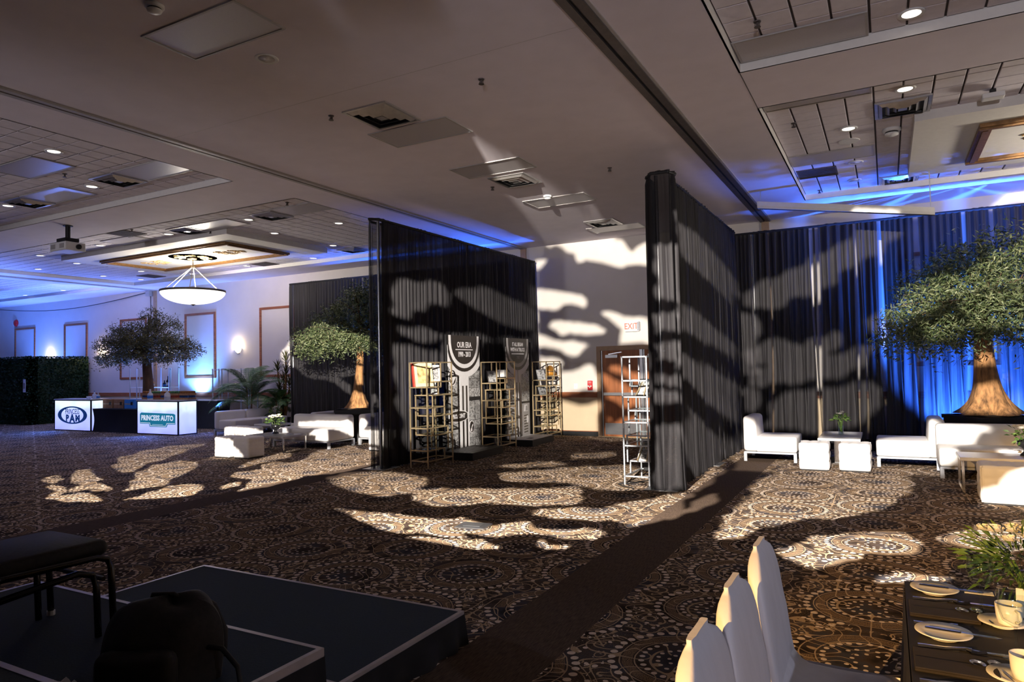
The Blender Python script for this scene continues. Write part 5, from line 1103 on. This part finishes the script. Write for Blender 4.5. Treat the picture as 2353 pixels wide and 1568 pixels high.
# hedge wall
def hedge():
    t = thing('hedge_wall', 'dark green artificial boxwood hedge wall at the left picture edge', 'hedge', (-26.8, 13.3, 0))
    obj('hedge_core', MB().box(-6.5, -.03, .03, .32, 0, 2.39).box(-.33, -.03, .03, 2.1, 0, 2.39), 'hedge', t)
    rs = np.random.RandomState(4); n = 13000
    u = rs.uniform(0, 1, n); z = rs.uniform(.01, 2.42, n); P = np.zeros((n, 3)); N_ = np.zeros((n, 3))
    fr_ = u < .62; P[fr_, 0] = -rs.uniform(0, 6.5, fr_.sum()); P[fr_, 1] = rs.normal(0.02, .02, fr_.sum()); N_[fr_, 1] = -1
    P[~fr_, 0] = rs.normal(-.02, .02, (~fr_).sum()); P[~fr_, 1] = rs.uniform(0, 2.1, (~fr_).sum()); N_[~fr_, 0] = 1; P[:, 2] = z
    k = rs.uniform(0, 1, n) < .06; P[k, 2] = 2.40; N_[k] = (0, 0, 1)
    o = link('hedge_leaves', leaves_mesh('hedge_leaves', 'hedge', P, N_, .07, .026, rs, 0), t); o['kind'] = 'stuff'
    q = thing('wall_plaque', 'small pale blue plaque fixed to the hedge wall corner', 'sign', (-26.95, 13.24, 1.40)); obj('plaque', MB().rbox(-.08, .08, -.012, 0, -.23, .23, .004, 1), 'bluewhite', q); obj('plaque_field', MB().box(-.055, .055, -.014, -.012, -.10, .10), 'vinylgrey', q)
hedge()
# ================================================================ LIT BAR
def lit_counter(label, x0, x1, y0, y1, H):
    t = thing('bar_counter', label, 'bar', ((x0 + x1) / 2, (y0 + y1) / 2, 0)); a, b_ = (x1 - x0) / 2, (y1 - y0) / 2; e = .025
    for nm, m in (('front_panel', MB().box(-a + e, a - e, -b_, -b_ + .01, .03, H - .05)), ('side_panel', MB().box(a - .01, a, -b_ + e, b_ - e, .03, H - .05)), ('side_panel', MB().box(-a, -a + .01, -b_ + e, b_ - e, .03, H - .05)), ('back_panel', MB().box(-a + e, a - e, b_ - .01, b_, .03, H - .05))):
        obj(nm, m, 'lit', t)
    for sx in (-1, 1):
        for sy in (-1, 1): obj('corner_post', MB().box(sx * a - .03 if sx > 0 else -a - .005, a + .005 if sx > 0 else -a + .03, sy * b_ - .03 if sy > 0 else -b_ - .005, b_ + .005 if sy > 0 else -b_ + .03, 0, H - .03), 'black', t)
    obj('edge_rail', MB().box(-a, a, -b_ - .006, -b_ + .02, H - .055, H - .03).box(-a, a, -b_ - .006, -b_ + .02, .0, .03).box(a - .02, a + .006, -b_, b_, H - .055, H - .03).box(a - .02, a + .006, -b_, b_, 0, .03).box(-a - .006, -a + .02, -b_, b_, 0, .03), 'black', t)
    obj('counter_top', MB().box(-a - .02, a + .02, -b_ - .02, b_ + .02, H - .03, H), 'bluewhite', t)
    return t, a, b_
t, a, b_ = lit_counter('glowing white bar counter with a blue oval sign, left end of the bar', -23.45, -21.47, 12.40, 13.0, .99)
F = lambda d: (lambda u, v: (u, -b_ - d, v))
def ovalring(r1, r2, cu, cv, ku, kv):
    n = 40; mb = MB()
    mb.add([(cu + r1[0] * math.cos(2 * PI * k / n), -b_ - .003, cv + r1[1] * math.sin(2 * PI * k / n)) for k in range(n)] + [(cu + r2[0] * math.cos(2 * PI * k / n), -b_ - .003, cv + r2[1] * math.sin(2 * PI * k / n)) for k in range(n)], [(k, (k + 1) % n, n + (k + 1) % n, n + k) for k in range(n)]); return mb
obj('sign_oval', ovalring((.80, .275), (.60, .235), 0, .49, 0, 0), 'navy', t, label='navy blue oval ring')
obj('sign_lettering', text_mb('PRINCESS', .23, lambda u, v: (u, -b_ - .003, .595 + v), sx=.80, bold=.003), 'navy', t, label='navy lettering PRINCESS')
for ch, u0, v0, sz in (('P', -.27, .385, .27), ('A', .0, .375, .35), ('M', .29, .385, .27)):
    obj('sign_lettering', text_mb(ch, sz, lambda u, v, u0=u0, v0=v0: (u + u0, -b_ - .003, v0 + v), sx=1.15, bold=.016), 'navy', t, label='bold navy letter ' + ch)
t, a, b2 = lit_counter('glowing white bar counter with a teal sign, right end of the bar', -19.12, -17.28, 12.36, 12.96, .98)
sg = [(-.78, .30), (-.36, .30), (-.33, .22), (.42, .22), (.47, .30), (.80, .30), (.80, .575), (.72, .60), (-.72, .62), (-.78, .58)]
obj('sign_plate', MB().prism(sg, lambda u, v: (u, -b2, v), lambda u, v: (u, -b2 - .003, v)), 'teal', t, label='teal sign plate')
obj('sign_border', MB().prism([(-.76, .32), (-.33, .32), (-.30, .24), (.39, .24), (.44, .32), (.78, .32), (.78, .335), (.43, .335), (.38, .255), (-.29, .255), (-.32, .335), (-.76, .335)], lambda u, v: (u, -b2 - .003, v), lambda u, v: (u, -b2 - .005, v)), 'whitevinyl', t)
obj('sign_lettering', text_mb('PRINCESS AUTO', .20, lambda u, v: (u, -b2 - .0045, .465 + v), sx=.98, bold=.008), 'whitevinyl', t, label='white lettering PRINCESS AUTO')
obj('sign_lettering', text_mb('FARM AND HOME', .055, lambda u, v: (u + .02, -b2 - .0045, .285 + v), sx=1.1), 'whitevinyl', t, label='small white line of lettering') if False else None
obj('sign_line', MB().box(-.22, .26, -b2 - .005, -b2 - .003, .282, .290), 'whitevinyl', t)
def spandex_table(label, x0, x1, y0, y1, H, top='spandex'):
    t = thing('spandex_table', label, 'table', ((x0 + x1) / 2, (y0 + y1) / 2, 0)); a, b_ = (x1 - x0) / 2, (y1 - y0) / 2
    n = 14
    def side(p, q, nm):
        p = Vector(p); q = Vector(q)
        def P(i, j):
            u, k = i / n, j / 10; z = H * k; pin = .16 * math.sin(PI * min(1, k * 1.02)) * (1 - abs(2 * u - 1) ** 3); c = p.lerp(q, u); inw = -(c.normalized()); inset = .09 * math.sin(PI * k)
            return (c.x * (1 - inset * .6) + inw.x * pin * .5, c.y * (1 - inset * .6) + inw.y * pin * .5, z)
        return P
    mb = MB()
    for p, q in (((-a, -b_), (a, -b_)), ((a, -b_), (a, b_)), ((a, b_), (-a, b_)), ((-a, b_), (-a, -b_))): mb.grid(side((*p, 0), (*q, 0), ''), n, 10)
    obj('stretch_cover', mb, 'spandex', t, True); obj('table_top', MB().box(-a, a, -b_, b_, H - .02, H), top, t); return t
spandex_table('low black spandex covered table between the two lit bar counters', -21.42, -19.18, 12.42, 13.05, .70)
spandex_table('taller black spandex block behind the low bar table', -20.6, -19.2, 13.08, 13.25, .86)
spandex_table('back bar table with white top and black spandex sides, right of the bar tree', -19.9, -18.0, 14.2, 14.7, .88, 'bluewhite')
def bottle(name, label, loc, h, r, mat, lab='label', cap='black', grp=None):
    t = thing(name, label, 'bottle', loc, 0, grp)
    obj('bottle_body', MB().lathe([(r * .9, 0), (r, .01), (r, h * .55), (r * .35, h * .72), (r * .3, h * .95), (r * .3, h)], 16), mat, t, True)
    obj('bottle_label', MB().lathe([(r * 1.02, h * .14), (r * 1.02, h * .42)], 16), lab, t, True); obj('bottle_cap', MB().lathe([(r * .34, h * .93), (r * .34, h * 1.02), (0, h * 1.02)], 12), cap, t)
bottle('spirit_bottle', 'white pump bottle on the right bar counter, left one', (-18.66, 12.46, .98), .30, .075, 'bluewhite', 'navy', 'bluewhite')
bottle('spirit_bottle', 'white bottle on the right bar counter, right one', (-17.86, 12.44, .98), .31, .08, 'bluewhite', 'bluewhite', 'navy')
bottle('spirit_bottle', 'blue capped white bottle on the left bar counter', (-21.66, 12.62, .99), .24, .06, 'bluewhite', 'bluewhite', 'navy')
bottle('spirit_bottle', 'white bottle beside the blue capped bottle, left bar counter', (-21.53, 12.66, .99), .20, .05, 'bluewhite', 'navy', 'bluewhite')
for k, x in enumerate((-21.98, -21.86)):
    t = thing('bar_cup', 'small white cup on the left bar counter, %s one' % ('left' if k == 0 else 'right'), 'cup', (x, 12.6, .99)); obj('cup_body', MB().lathe([(.035, 0), (.045, .075), (.042, .075), (.032, .008), (0, .008)], 16), 'bluewhite', t, True); obj('cup_rim', MB().lathe([(.045, .075), (.047, .079), (.043, .079)], 16), 'bluewhite', t)
def can_tray(loc, label, seed):
    rr = random.Random(seed); t = thing('drink_can_tray', label, 'drink cans', loc, 0)
    obj('carton', MB().box(-.20, .20, -.13, .13, 0, .055), 'cardboard', t)
    cols = [(.05, .12, .35), (.5, .38, .12), (.1, .25, .12), (.45, .08, .05), (.6, .6, .62), (.35, .15, .05)]
    mt = pm('can_print', cols[seed % 6], .3, .5, var=.5, scale=60)
    m = MB()
    for i in range(6):
        for j in range(4): m.lathe([(.030, .01), (.031, .10), (.024, .118), (.022, .118)], 8, ((i - 2.5) * .065, (j - 1.5) * .063, 0))
    obj('drink_cans', m, mt, t, kind='stuff')
pos = ['far left', 'second from left', 'middle', 'second from right', 'far right']
for lv in range(2):
    for k in range(5): can_tray((-19.05 + .42 * k, 12.72, .981 + .121 * lv), 'tray of drink cans on the right bar counter, %s layer, %s' % (('lower', 'upper')[lv], pos[k]), lv * 5 + k * 3)
for k, (x, w_, s) in enumerate(((-21.10, .50, 'left one with a dark handle hole'), (-20.55, .48, 'middle one'), (-20.02, .46, 'bluish right one'))):
    t = thing('drink_carton', 'brown drink carton on the low black bar table, ' + s, 'box', (x, 12.85, .70)); obj('carton_body', MB().rbox(-w_ / 2, w_ / 2, -.16, .16, 0, .27, .005, 1), 'cardboard' if k < 2 else 'navy', t); obj('carton_tape', MB().box(-w_ / 2 + .02, w_ / 2 - .02, -.162, -.16, .12, .15), 'label', t); obj('hand_hole', MB().box(.08, .18, -.164, -.16, .10, .2), 'black', t)
def backshelf(label, x0, x1, y, z1, zs):
    t = thing('bar_shelf', label, 'shelf', (x0, y, 0)); W = x1 - x0
    for x in (0, W * .18, W * .8, W): obj('post', MB().bar((x, 0, 0), (x, 0, z1), .028).bar((x, .35, 0), (x, .35, z1), .028), 'silverleg', t)
    for z in zs: obj('shelf_board', MB().box(0, W, 0, .36, z - .02, z), 'bluewhite', t)
    return t
backshelf('pale blue lit open shelf behind the bar tree', -22.9, -20.8, 14.55, 1.92, (.45, .90, 1.28))
backshelf('blue lit tall open shelf right of the bar, before the wall sconce', -18.95, -17.3, 14.78, 1.85, (.30, .84, 1.26, 1.82))
for k, (x, s, lb) in enumerate(((-22.05, 'amber bottle with cream label', 'label'), (-21.90, 'second amber bottle', 'label'), (-21.28, 'short dark bottle', 'navy'), (-21.10, 'tall dark wine bottle', 'paper'))):
    bottle('wine_bottle', s + ' on the shelf behind the bar tree', (x, 14.72, 1.28), (.30, .28, .22, .36)[k], .055, 'bottle' if k > 1 else 'amber', lb)
def goblet_mb(h=.19, r=.045): return MB().lathe([(r * .8, 0), (r * .75, .004), (.006, .012), (.005, h * .45), (r * .7, h * .55), (r, h * .78), (r * .86, h), (r * .83, h), (r * .95, h * .78), (r * .6, h * .57), (0, h * .53)], 16)
gm = goblet_mb().mesh('bar_glass', M['glass'], True)
for k in range(9):
    o = link('bar_glass', gm, None, (-18.85 + .17 * k, 14.9 + .03 * (k % 2), .84)); tag(o, 'stemmed glass on the tall shelf right of the bar, %s from the left' % ['first', 'second', 'third', 'fourth', 'fifth', 'sixth', 'seventh', 'eighth', 'ninth'][k], 'glass', 'row of stemmed glasses on the tall bar shelf')

# ================================================================ STAGE AND FOREGROUND LEFT
def platform(label, x0, x1, y0, y1, H, lip):
    t = thing('stage_platform', label, 'stage', ((x0 + x1) / 2, (y0 + y1) / 2, 0)); a, b_ = (x1 - x0) / 2, (y1 - y0) / 2
    obj('deck', MB().box(-a + .025, a - .025, -b_ + .025, b_ - .025, H - .06, H), 'deck', t)
    e = .025
    for q in ((-a, a, -b_, -b_ + e), (-a, a, b_ - e, b_), (-a, -a + e, -b_ + e, b_ - e), (a - e, a, -b_ + e, b_ - e)): obj('deck_edge', MB().box(*q, H - lip, H + .002), 'deckedge', t)
    rr = random.Random(int(H * 100)); n = 150
    per_ = [(-a, -b_), (a, -b_), (a, b_), (-a, b_)]
    mb = MB()
    for s in range(4):
        p = Vector((*per_[s], 0)); q = Vector((*per_[(s + 1) % 4], 0)); d = (q - p).normalized(); nr = Vector((d.y, -d.x, 0)); L = (q - p).length; m = int(L / .02)
        def P(i, j, p=p, q=q, nr=nr, m=m):
            u = i / m; k = j / 4; c = p.lerp(q, u) + nr * (.004 + .018 * k * (1 + math.sin(u * L * 30 + 2 * math.sin(u * L * 5))) )
            return (c.x, c.y, (H - lip) * (1 - k) + .004)
        mb.grid(P, m, 4)
    obj('skirt', mb, 'skirt', t, True)
platform('low black carpeted stage step nearest the aisle, with thin pale edges', -4.76, -2.35, 2.52, 3.63, .20, .020)
platform('middle black stage platform with pale edging, under the backpack', -4.80, -2.37, 1.34, 2.45, .40, .040)
platform('highest black stage platform at the bottom left corner', -4.80, -2.37, -.2, 1.27, .72, .05)
def dark_chair():
    t = thing('banquet_chair', 'black banquet chair with bent tube frame on the stage at the left edge', 'chair', (-3.77, 1.86, .402), 0)
    # local: faces +y (away), origin at the middle of the footprint
    s = MB().rbox(-.27, .27, -.26, .26, .39, .47, .035); obj('seat', s, 'nylon', t, True)
    bk = MB().rbox(-.26, .26, -.30, -.24, .52, .98, .025).xf(Matrix.Rotation(.06, 4, 'X')); obj('backrest', bk, 'black', t, True)
    for x in (-.285, .285):
        obj('side_frame', MB().tube([(x, -.34, .95), (x, -.29, .5), (x, -.26, .40), (x, .18, .395), (x, .235, .375), (x, .255, .33), (x, .27, .0)], .016, 10), 'blackgloss', t, True)
        obj('rear_leg', MB().tube([(x, -.25, .41), (x, -.30, .2), (x, -.33, 0)], .016, 10), 'blackgloss', t, True)
        obj('arm_tube', MB().tube([(x * .95, -.28, .30), (x * .95, .10, .335), (x * .95, .17, .31), (x * .95, .19, .25), (x * .95, .20, 0)], .016, 10), 'blackgloss', t, True)
        obj('foot_glide', MB().lathe([(.02, 0), (.02, .025)], 10, (x, .27, 0)), 'plastic_white', t)
    obj('stretcher', MB().tube([(-.28, .22, .28), (.28, .22, .28)], .012, 8), 'blackgloss', t)
dark_chair()
def backpack():
    t = thing('backpack', 'dark backpack slumped on the middle stage platform', 'bag', (-2.78, 1.90, .402), .5)
    rr = random.Random(2); n, m = 28, 16
    def P(i, j):
        a = 2 * PI * i / n; k = j / m; ph = k * PI / 2
        r = math.cos(ph) ** .45 * (1 + .05 * math.sin(3 * a + 4 * k) + .04 * math.sin(7 * a + 2)); z = .335 * math.sin(ph) ** .8 * (1 + .06 * math.sin(2 * a))
        return (.25 * r * math.cos(a) + .05 * k, .19 * r * math.sin(a), z)
    obj('bag_body', MB().grid(P, n, m), 'nylon', t, True)
    obj('front_pocket', MB().rbox(-.16, .16, -.24, -.14, .02, .19, .045), 'nylon', t, True)
    obj('top_handle', MB().tube([(-.05, .02, .32), (-.03, .0, .355), (.06, .0, .355), (.09, .02, .32)], .010, 8), 'nylon', t, True)
    for s in (-1, 1): obj('shoulder_strap', MB().tube([(.08 * s + .03, .10, .315), (.09 * s + .07, .16, .25), (.10 * s + .10, .185, .13), (.08 * s + .12, .17, .02)], .016, 8), 'nylon', t, True)
    obj('loose_strap', MB().tube([(.20, -.05, .15), (.30, -.08, .15), (.38, -.12, .09), (.42, -.18, .01)], .011, 8), 'nylon', t, True)
    obj('zip_pull', MB().rbox(-.17, -.15, -.05, -.03, .27, .285, .004, 1), 'chrome', t)
backpack()
one('crumpled_paper', MB().grid(lambda i, j: (.05 * (i / 5 - .5) * 2, .035 * (j / 5 - .5) * 2, .012 + .010 * math.sin(i * 2.1 + j) + .006 * math.cos(j * 2.7)), 5, 5), 'paper', 'crumpled white paper on the stage between chair and backpack', 'paper', (-3.08, 1.66, .403))
one('crumpled_paper', MB().grid(lambda i, j: (.035 * (i / 5 - .5) * 2, .02 * (j / 5 - .5) * 2, .010 + .008 * math.sin(i * 2.5 + j) + .006 * math.cos(j * 2.2)), 5, 5), 'paper', 'small scrap of white paper left of the larger crumpled paper', 'paper', (-3.25, 1.62, .403))
t = thing('floor_outlet_cover', 'silver floor outlet cover set in the carpet of the centre aisle', 'floor outlet', (-3.95, 6.32, 0), .15); obj('cover_plate', MB().rbox(-.17, .17, -.13, .13, 0, .02, .006, 1), 'steel', t); obj('cover_lid', MB().rbox(-.10, .10, -.07, .07, .02, .026, .004, 1), 'steel', t)

# ================================================================ DINING TABLE AND CHAIRS, FOREGROUND RIGHT
def cover_chair(label, loc, rz):
    t = thing('covered_chair', label, 'chair', loc, rz, 'banquet chairs in white stretch covers')
    # local: faces +x; back stands at -x
    n, m = 22, 18
    def back(i, j):
        a = 2 * PI * i / n; k = 1 - (1 - j / m) ** 1.9; z = .10 + .885 * k
        top = max(0, (k - .76) / .24); wy = .225 * max(.10, 1 - top ** 3) ** .42; lean = -.02 - .13 * k; th = .030 * max(.12, 1 - top ** 6) ** .5
        cx = math.copysign(abs(math.cos(a)) ** .35, math.cos(a)); sy = math.copysign(abs(math.sin(a)) ** .4, math.sin(a))
        wr = .004 * math.sin(z * 30 + sy * 7) * math.sin(z * 9 + sy * 2)
        return (lean - .03 + (th + wr * .5) * cx - .05 * (1 - k) * 0, wy * sy + wr, z if k < 1 else z + .01)
    b_ = MB().grid(back, n, m); b_.add([tuple(Vector(back(i, m)) + Vector((0, 0, .0))) for i in range(n)], [tuple(range(n))]); obj('back_cover', b_, 'coverwhite', t, True)
    def seat(i, j):
        u = i / 14; v = j / 14; x = -.12 + .41 * u; y = (v - .5) * .45 * (1 - .10 * u); e = max(abs(v - .5) * 2, 0)
        rear = max(0, 1 - u / .22) ** 2
        return (x, y, .505 - .03 * e ** 4 - .03 * max(0, (u - .85) / .15) ** 2 + .12 * rear * (1 - .2 * e) - .012 * math.sin(PI * u))
    obj('seat_cover', MB().grid(seat, 14, 14), 'coverwhite', t, True)
    def skirt_(i, j):
        s = i / 36; k = j / 8
        if s < 1 / 3: u = s * 3; x, y = -.08 + .37 * u, -.225 * (1 - .10 * u)
        elif s < 2 / 3: u = (s - 1 / 3) * 3; x, y = .29, -.2025 + .405 * u
        else: u = (s - 2 / 3) * 3; x, y = .29 - .37 * u, .2025 + .0225 * u
        pin = 1 - .16 * math.sin(PI * k) * (math.sin(PI * min(1, u)) ** 1); lo = .475 * (1 - k) + .06 * math.sin(PI * u) * k
        return ((x - .11) * pin + .11, y * pin, lo + .012 * (1 - k) * 0)
    obj('skirt_cover', MB().grid(skirt_, 36, 8), 'coverwhite', t, True)
    for x in (-.04, .26):
        for y in (-.2, .2): obj('leg', MB().tube([(x, y, .005), (x * .95, y * .95, .40)], .014, 8), 'coverwhite', t)
for k, (y, s) in enumerate(((2.86, 'farthest from the camera'), (2.32, 'middle one of the three'), (1.86, 'nearest the camera'))):
    cover_chair('white stretch covered chair at the dining table, ' + s, (-.29, y, 0), 0)
def dining_table():
    t = thing('dining_table', 'long dining table under a black cloth at the lower right corner', 'table', (1.9, 2.0, 0))
    x0, x1, y0, y1 = -1.87, -1.08, -2.0, 1.42
    obj('table_top', MB().box(x0 + .02, x1 - .02, y0 + .02, y1 - .02, .70, .742), 'spandex', t)
    obj('tablecloth_top', MB().rbox(x0, x1, y0, y1, .742, .750, .003, 1), 'cloth_black', t)
    mb = MB()
    for p, q in (((x0, y0), (x1, y0)), ((x1, y0), (x1, y1)), ((x1, y1), (x0, y1)), ((x0, y1), (x0, y0))):
        p = Vector((*p, 0)); q = Vector((*q, 0)); d = (q - p).normalized(); nr = Vector((d.y, -d.x, 0)); L = (q - p).length; m = int(L / .03)
        def P(i, j, p=p, q=q, nr=nr, m=m, L=L):
            u = i / m; k = j / 6; c = p.lerp(q, u) + nr * (.003 + .02 * k * (1 + math.sin(u * L * 17 + math.sin(u * L * 3) * 2)))
            return (c.x, c.y, .748 - .62 * k)
        mb.grid(P, m, 6)
    obj('cloth_drop', mb, 'cloth_black', t, True)
    for x in (x0 + .2, x1 - .2):
        for y in (y0 + .2, y1 - .2): obj('leg', MB().tube([(x, y, 0), (x, y, .70)], .02, 8), 'black', t)
dining_table()
TZ = .7505
def plate(loc, R_, label, name='side_plate'):
    t = thing(name, label, 'plate', loc); obj('plate_body', MB().lathe([(R_ * .55, 0), (R_ * .6, .004), (R_, .018), (R_ * .99, .021), (R_ * .66, .009), (0, .008)], 40), 'porcelain', t, True); obj('plate_foot', MB().lathe([(R_ * .5, 0), (R_ * .52, -.002), (R_ * .48, -.002)], 32), 'porcelain', t)
def knife(loc, rz, L, label, blade='silver'):
    t = thing('table_knife', label, 'knife', loc, rz); obj('handle', MB().rbox(-L / 2, -L * .02, -.008, .008, 0, .007, .003, 1), 'silver', t); obj('blade', MB().prism([(-L * .02, -.007), (L * .42, -.009), (L / 2, 0), (L * .40, .009), (-L * .02, .007)], lambda u, v: (u, v, .002), lambda u, v: (u, v, .005)), 'silver', t)
def fork(loc, rz, L, label):
    t = thing('table_fork', label, 'fork', loc, rz); obj('handle', MB().tube([(-L / 2, 0, .003), (-L * .1, 0, .005), (L * .2, 0, .012), (L * .28, 0, .008)], [.008, .006, .005, .009], 6), 'silver', t)
    for k in range(4): obj('tine', MB().tube([(L * .27, (k - 1.5) * .006, .008), (L * .36, (k - 1.5) * .007, .004), (L * .5, (k - 1.5) * .007, .010)], .002, 4), 'silver', t)
def spoon(loc, rz, L, label):
    t = thing('table_spoon', label, 'spoon', loc, rz); obj('handle', MB().tube([(-L / 2, 0, .003), (0, 0, .006), (L * .28, 0, .010)], [.007, .005, .004], 6), 'silver', t); obj('spoon_bowl', MB().lathe([(.0, -.004), (.012, .0), (.019, .007), (.018, .008), (.010, .001), (0, -.002)], 14, (L * .28 + .022, 0, .006), (1.4, 1)), 'silver', t, True)
def napkin(loc, label):
    t = thing('folded_napkin', label, 'napkin', loc); obj('napkin_cloth', MB().rbox(-.11, .11, -.095, .095, 0, .008, .003, 1), 'napkin', t); obj('napkin_fold', MB().rbox(-.11, .11, -.095, .0, .008, .014, .003, 1), 'napkin', t)
for k, (py, s) in enumerate(((3.29, 'far place setting'), (2.78, 'middle place setting'), (2.27, 'near place setting'))):
    plate((.135, py, TZ + .002), .086, 'small white plate with a knife across it, ' + s + ' at the left table edge')
    knife((.19, py - .005, TZ + .022), -.08, .22, 'butter knife lying across the small plate, ' + s)
    napkin((.15, py - .24, TZ), 'folded black napkin below the small plate, ' + s)
    fork((.15, py - .115, TZ), .04, .19, 'dinner fork lying beside the small plate, ' + s)
    fork((.135, py + .105, TZ), .04, .17, 'salad fork on the far side of the small plate, ' + s)
    knife((.25, py - .10, TZ), .04, .16, 'table knife on the black cloth beside the fork, ' + s)
    spoon((.245, py - .27, TZ), 2.2, .13, 'dessert spoon lying towards the table middle, ' + s)
    spoon((.275, py - .26, TZ), 1.9, .13, 'coffee spoon beside the dessert spoon, ' + s)
def cup(loc, rz, label):
    t = thing('coffee_cup', label, 'cup', loc, rz); obj('cup_body', MB().lathe([(.028, 0), (.035, .004), (.040, .03), (.042, .072), (.0395, .072), (.036, .012), (0, .010)], 28), 'porcelain', t, True); obj('cup_handle', MB().tube([(.040, 0, .06), (.062, 0, .058), (.066, 0, .036), (.055, 0, .02), (.040, 0, .020)], .005, 8), 'porcelain', t, True)
def saucer(loc, label):
    t = thing('saucer', label, 'saucer', loc); obj('saucer_body', MB().lathe([(.035, 0), (.04, .003), (.075, .014), (.0745, .017), (.035, .006), (0, .006)], 32), 'porcelain', t, True); obj('saucer_foot', MB().lathe([(.036, 0), (.037, -.002), (.032, -.002)], 24), 'porcelain', t)
def goblet(loc, label, h=.20, r=.043):
    t = thing('wine_goblet', label, 'glass', loc); obj('goblet_bowl', MB().lathe([(.004, h * .46), (r * .75, h * .56), (r, h * .76), (r * .85, h), (r * .82, h), (r * .95, h * .76), (r * .68, h * .58), (0, h * .50)], 24), 'glass', t, True); obj('goblet_stem', MB().lathe([(r * .82, 0), (r * .80, .003), (.006, .012), (.0045, h * .3), (.005, h * .47)], 20), 'glass', t, True)
saucer((.325, 2.985, TZ + .002), 'white saucer under the farther coffee cup on the dining table'); cup((.345, 2.985, TZ + .0085), -1.2, 'white coffee cup lit warm, farther one on the dining table')
saucer((.30, 2.50, TZ + .002), 'white saucer under the nearer coffee cup at the bottom right corner'); cup((.325, 2.50, TZ + .0085), -1.2, 'white coffee cup at the bottom right corner of the picture')
goblet((.275, 3.10, TZ), 'clear stemmed water glass beside the farther coffee cup', .21, .045); goblet((.325, 2.68, TZ), 'clear stemmed water glass near the bottom right corner', .21, .048)
t = thing('place_card', 'small white folded card standing behind the farther coffee cup', 'card', (.43, 3.10, TZ), -.2); obj('card', MB().box(-.05, .05, 0, .002, 0, .10).xf(Matrix.Rotation(-.2, 4, 'X')), 'paper', t); obj('card_back', MB().box(-.05, .05, 0, .002, 0, .10).xf(Matrix.Translation((0, .04, 0)) @ Matrix.Rotation(.2, 4, 'X')), 'paper', t)
one('menu_card', MB().rbox(-.05, .05, -.025, .025, 0, .002, .0008, 1), 'paper', 'small white card lying flat beside the far place setting', 'card', (.29, 3.36, TZ))
bouquet('table_centrepiece', 'low centrepiece of cream roses and greenery on the black dining table', 'flowers', (.43, 3.30, TZ), 'bowl', 12, .19, .15, 12, .036, .055, .006, 420)
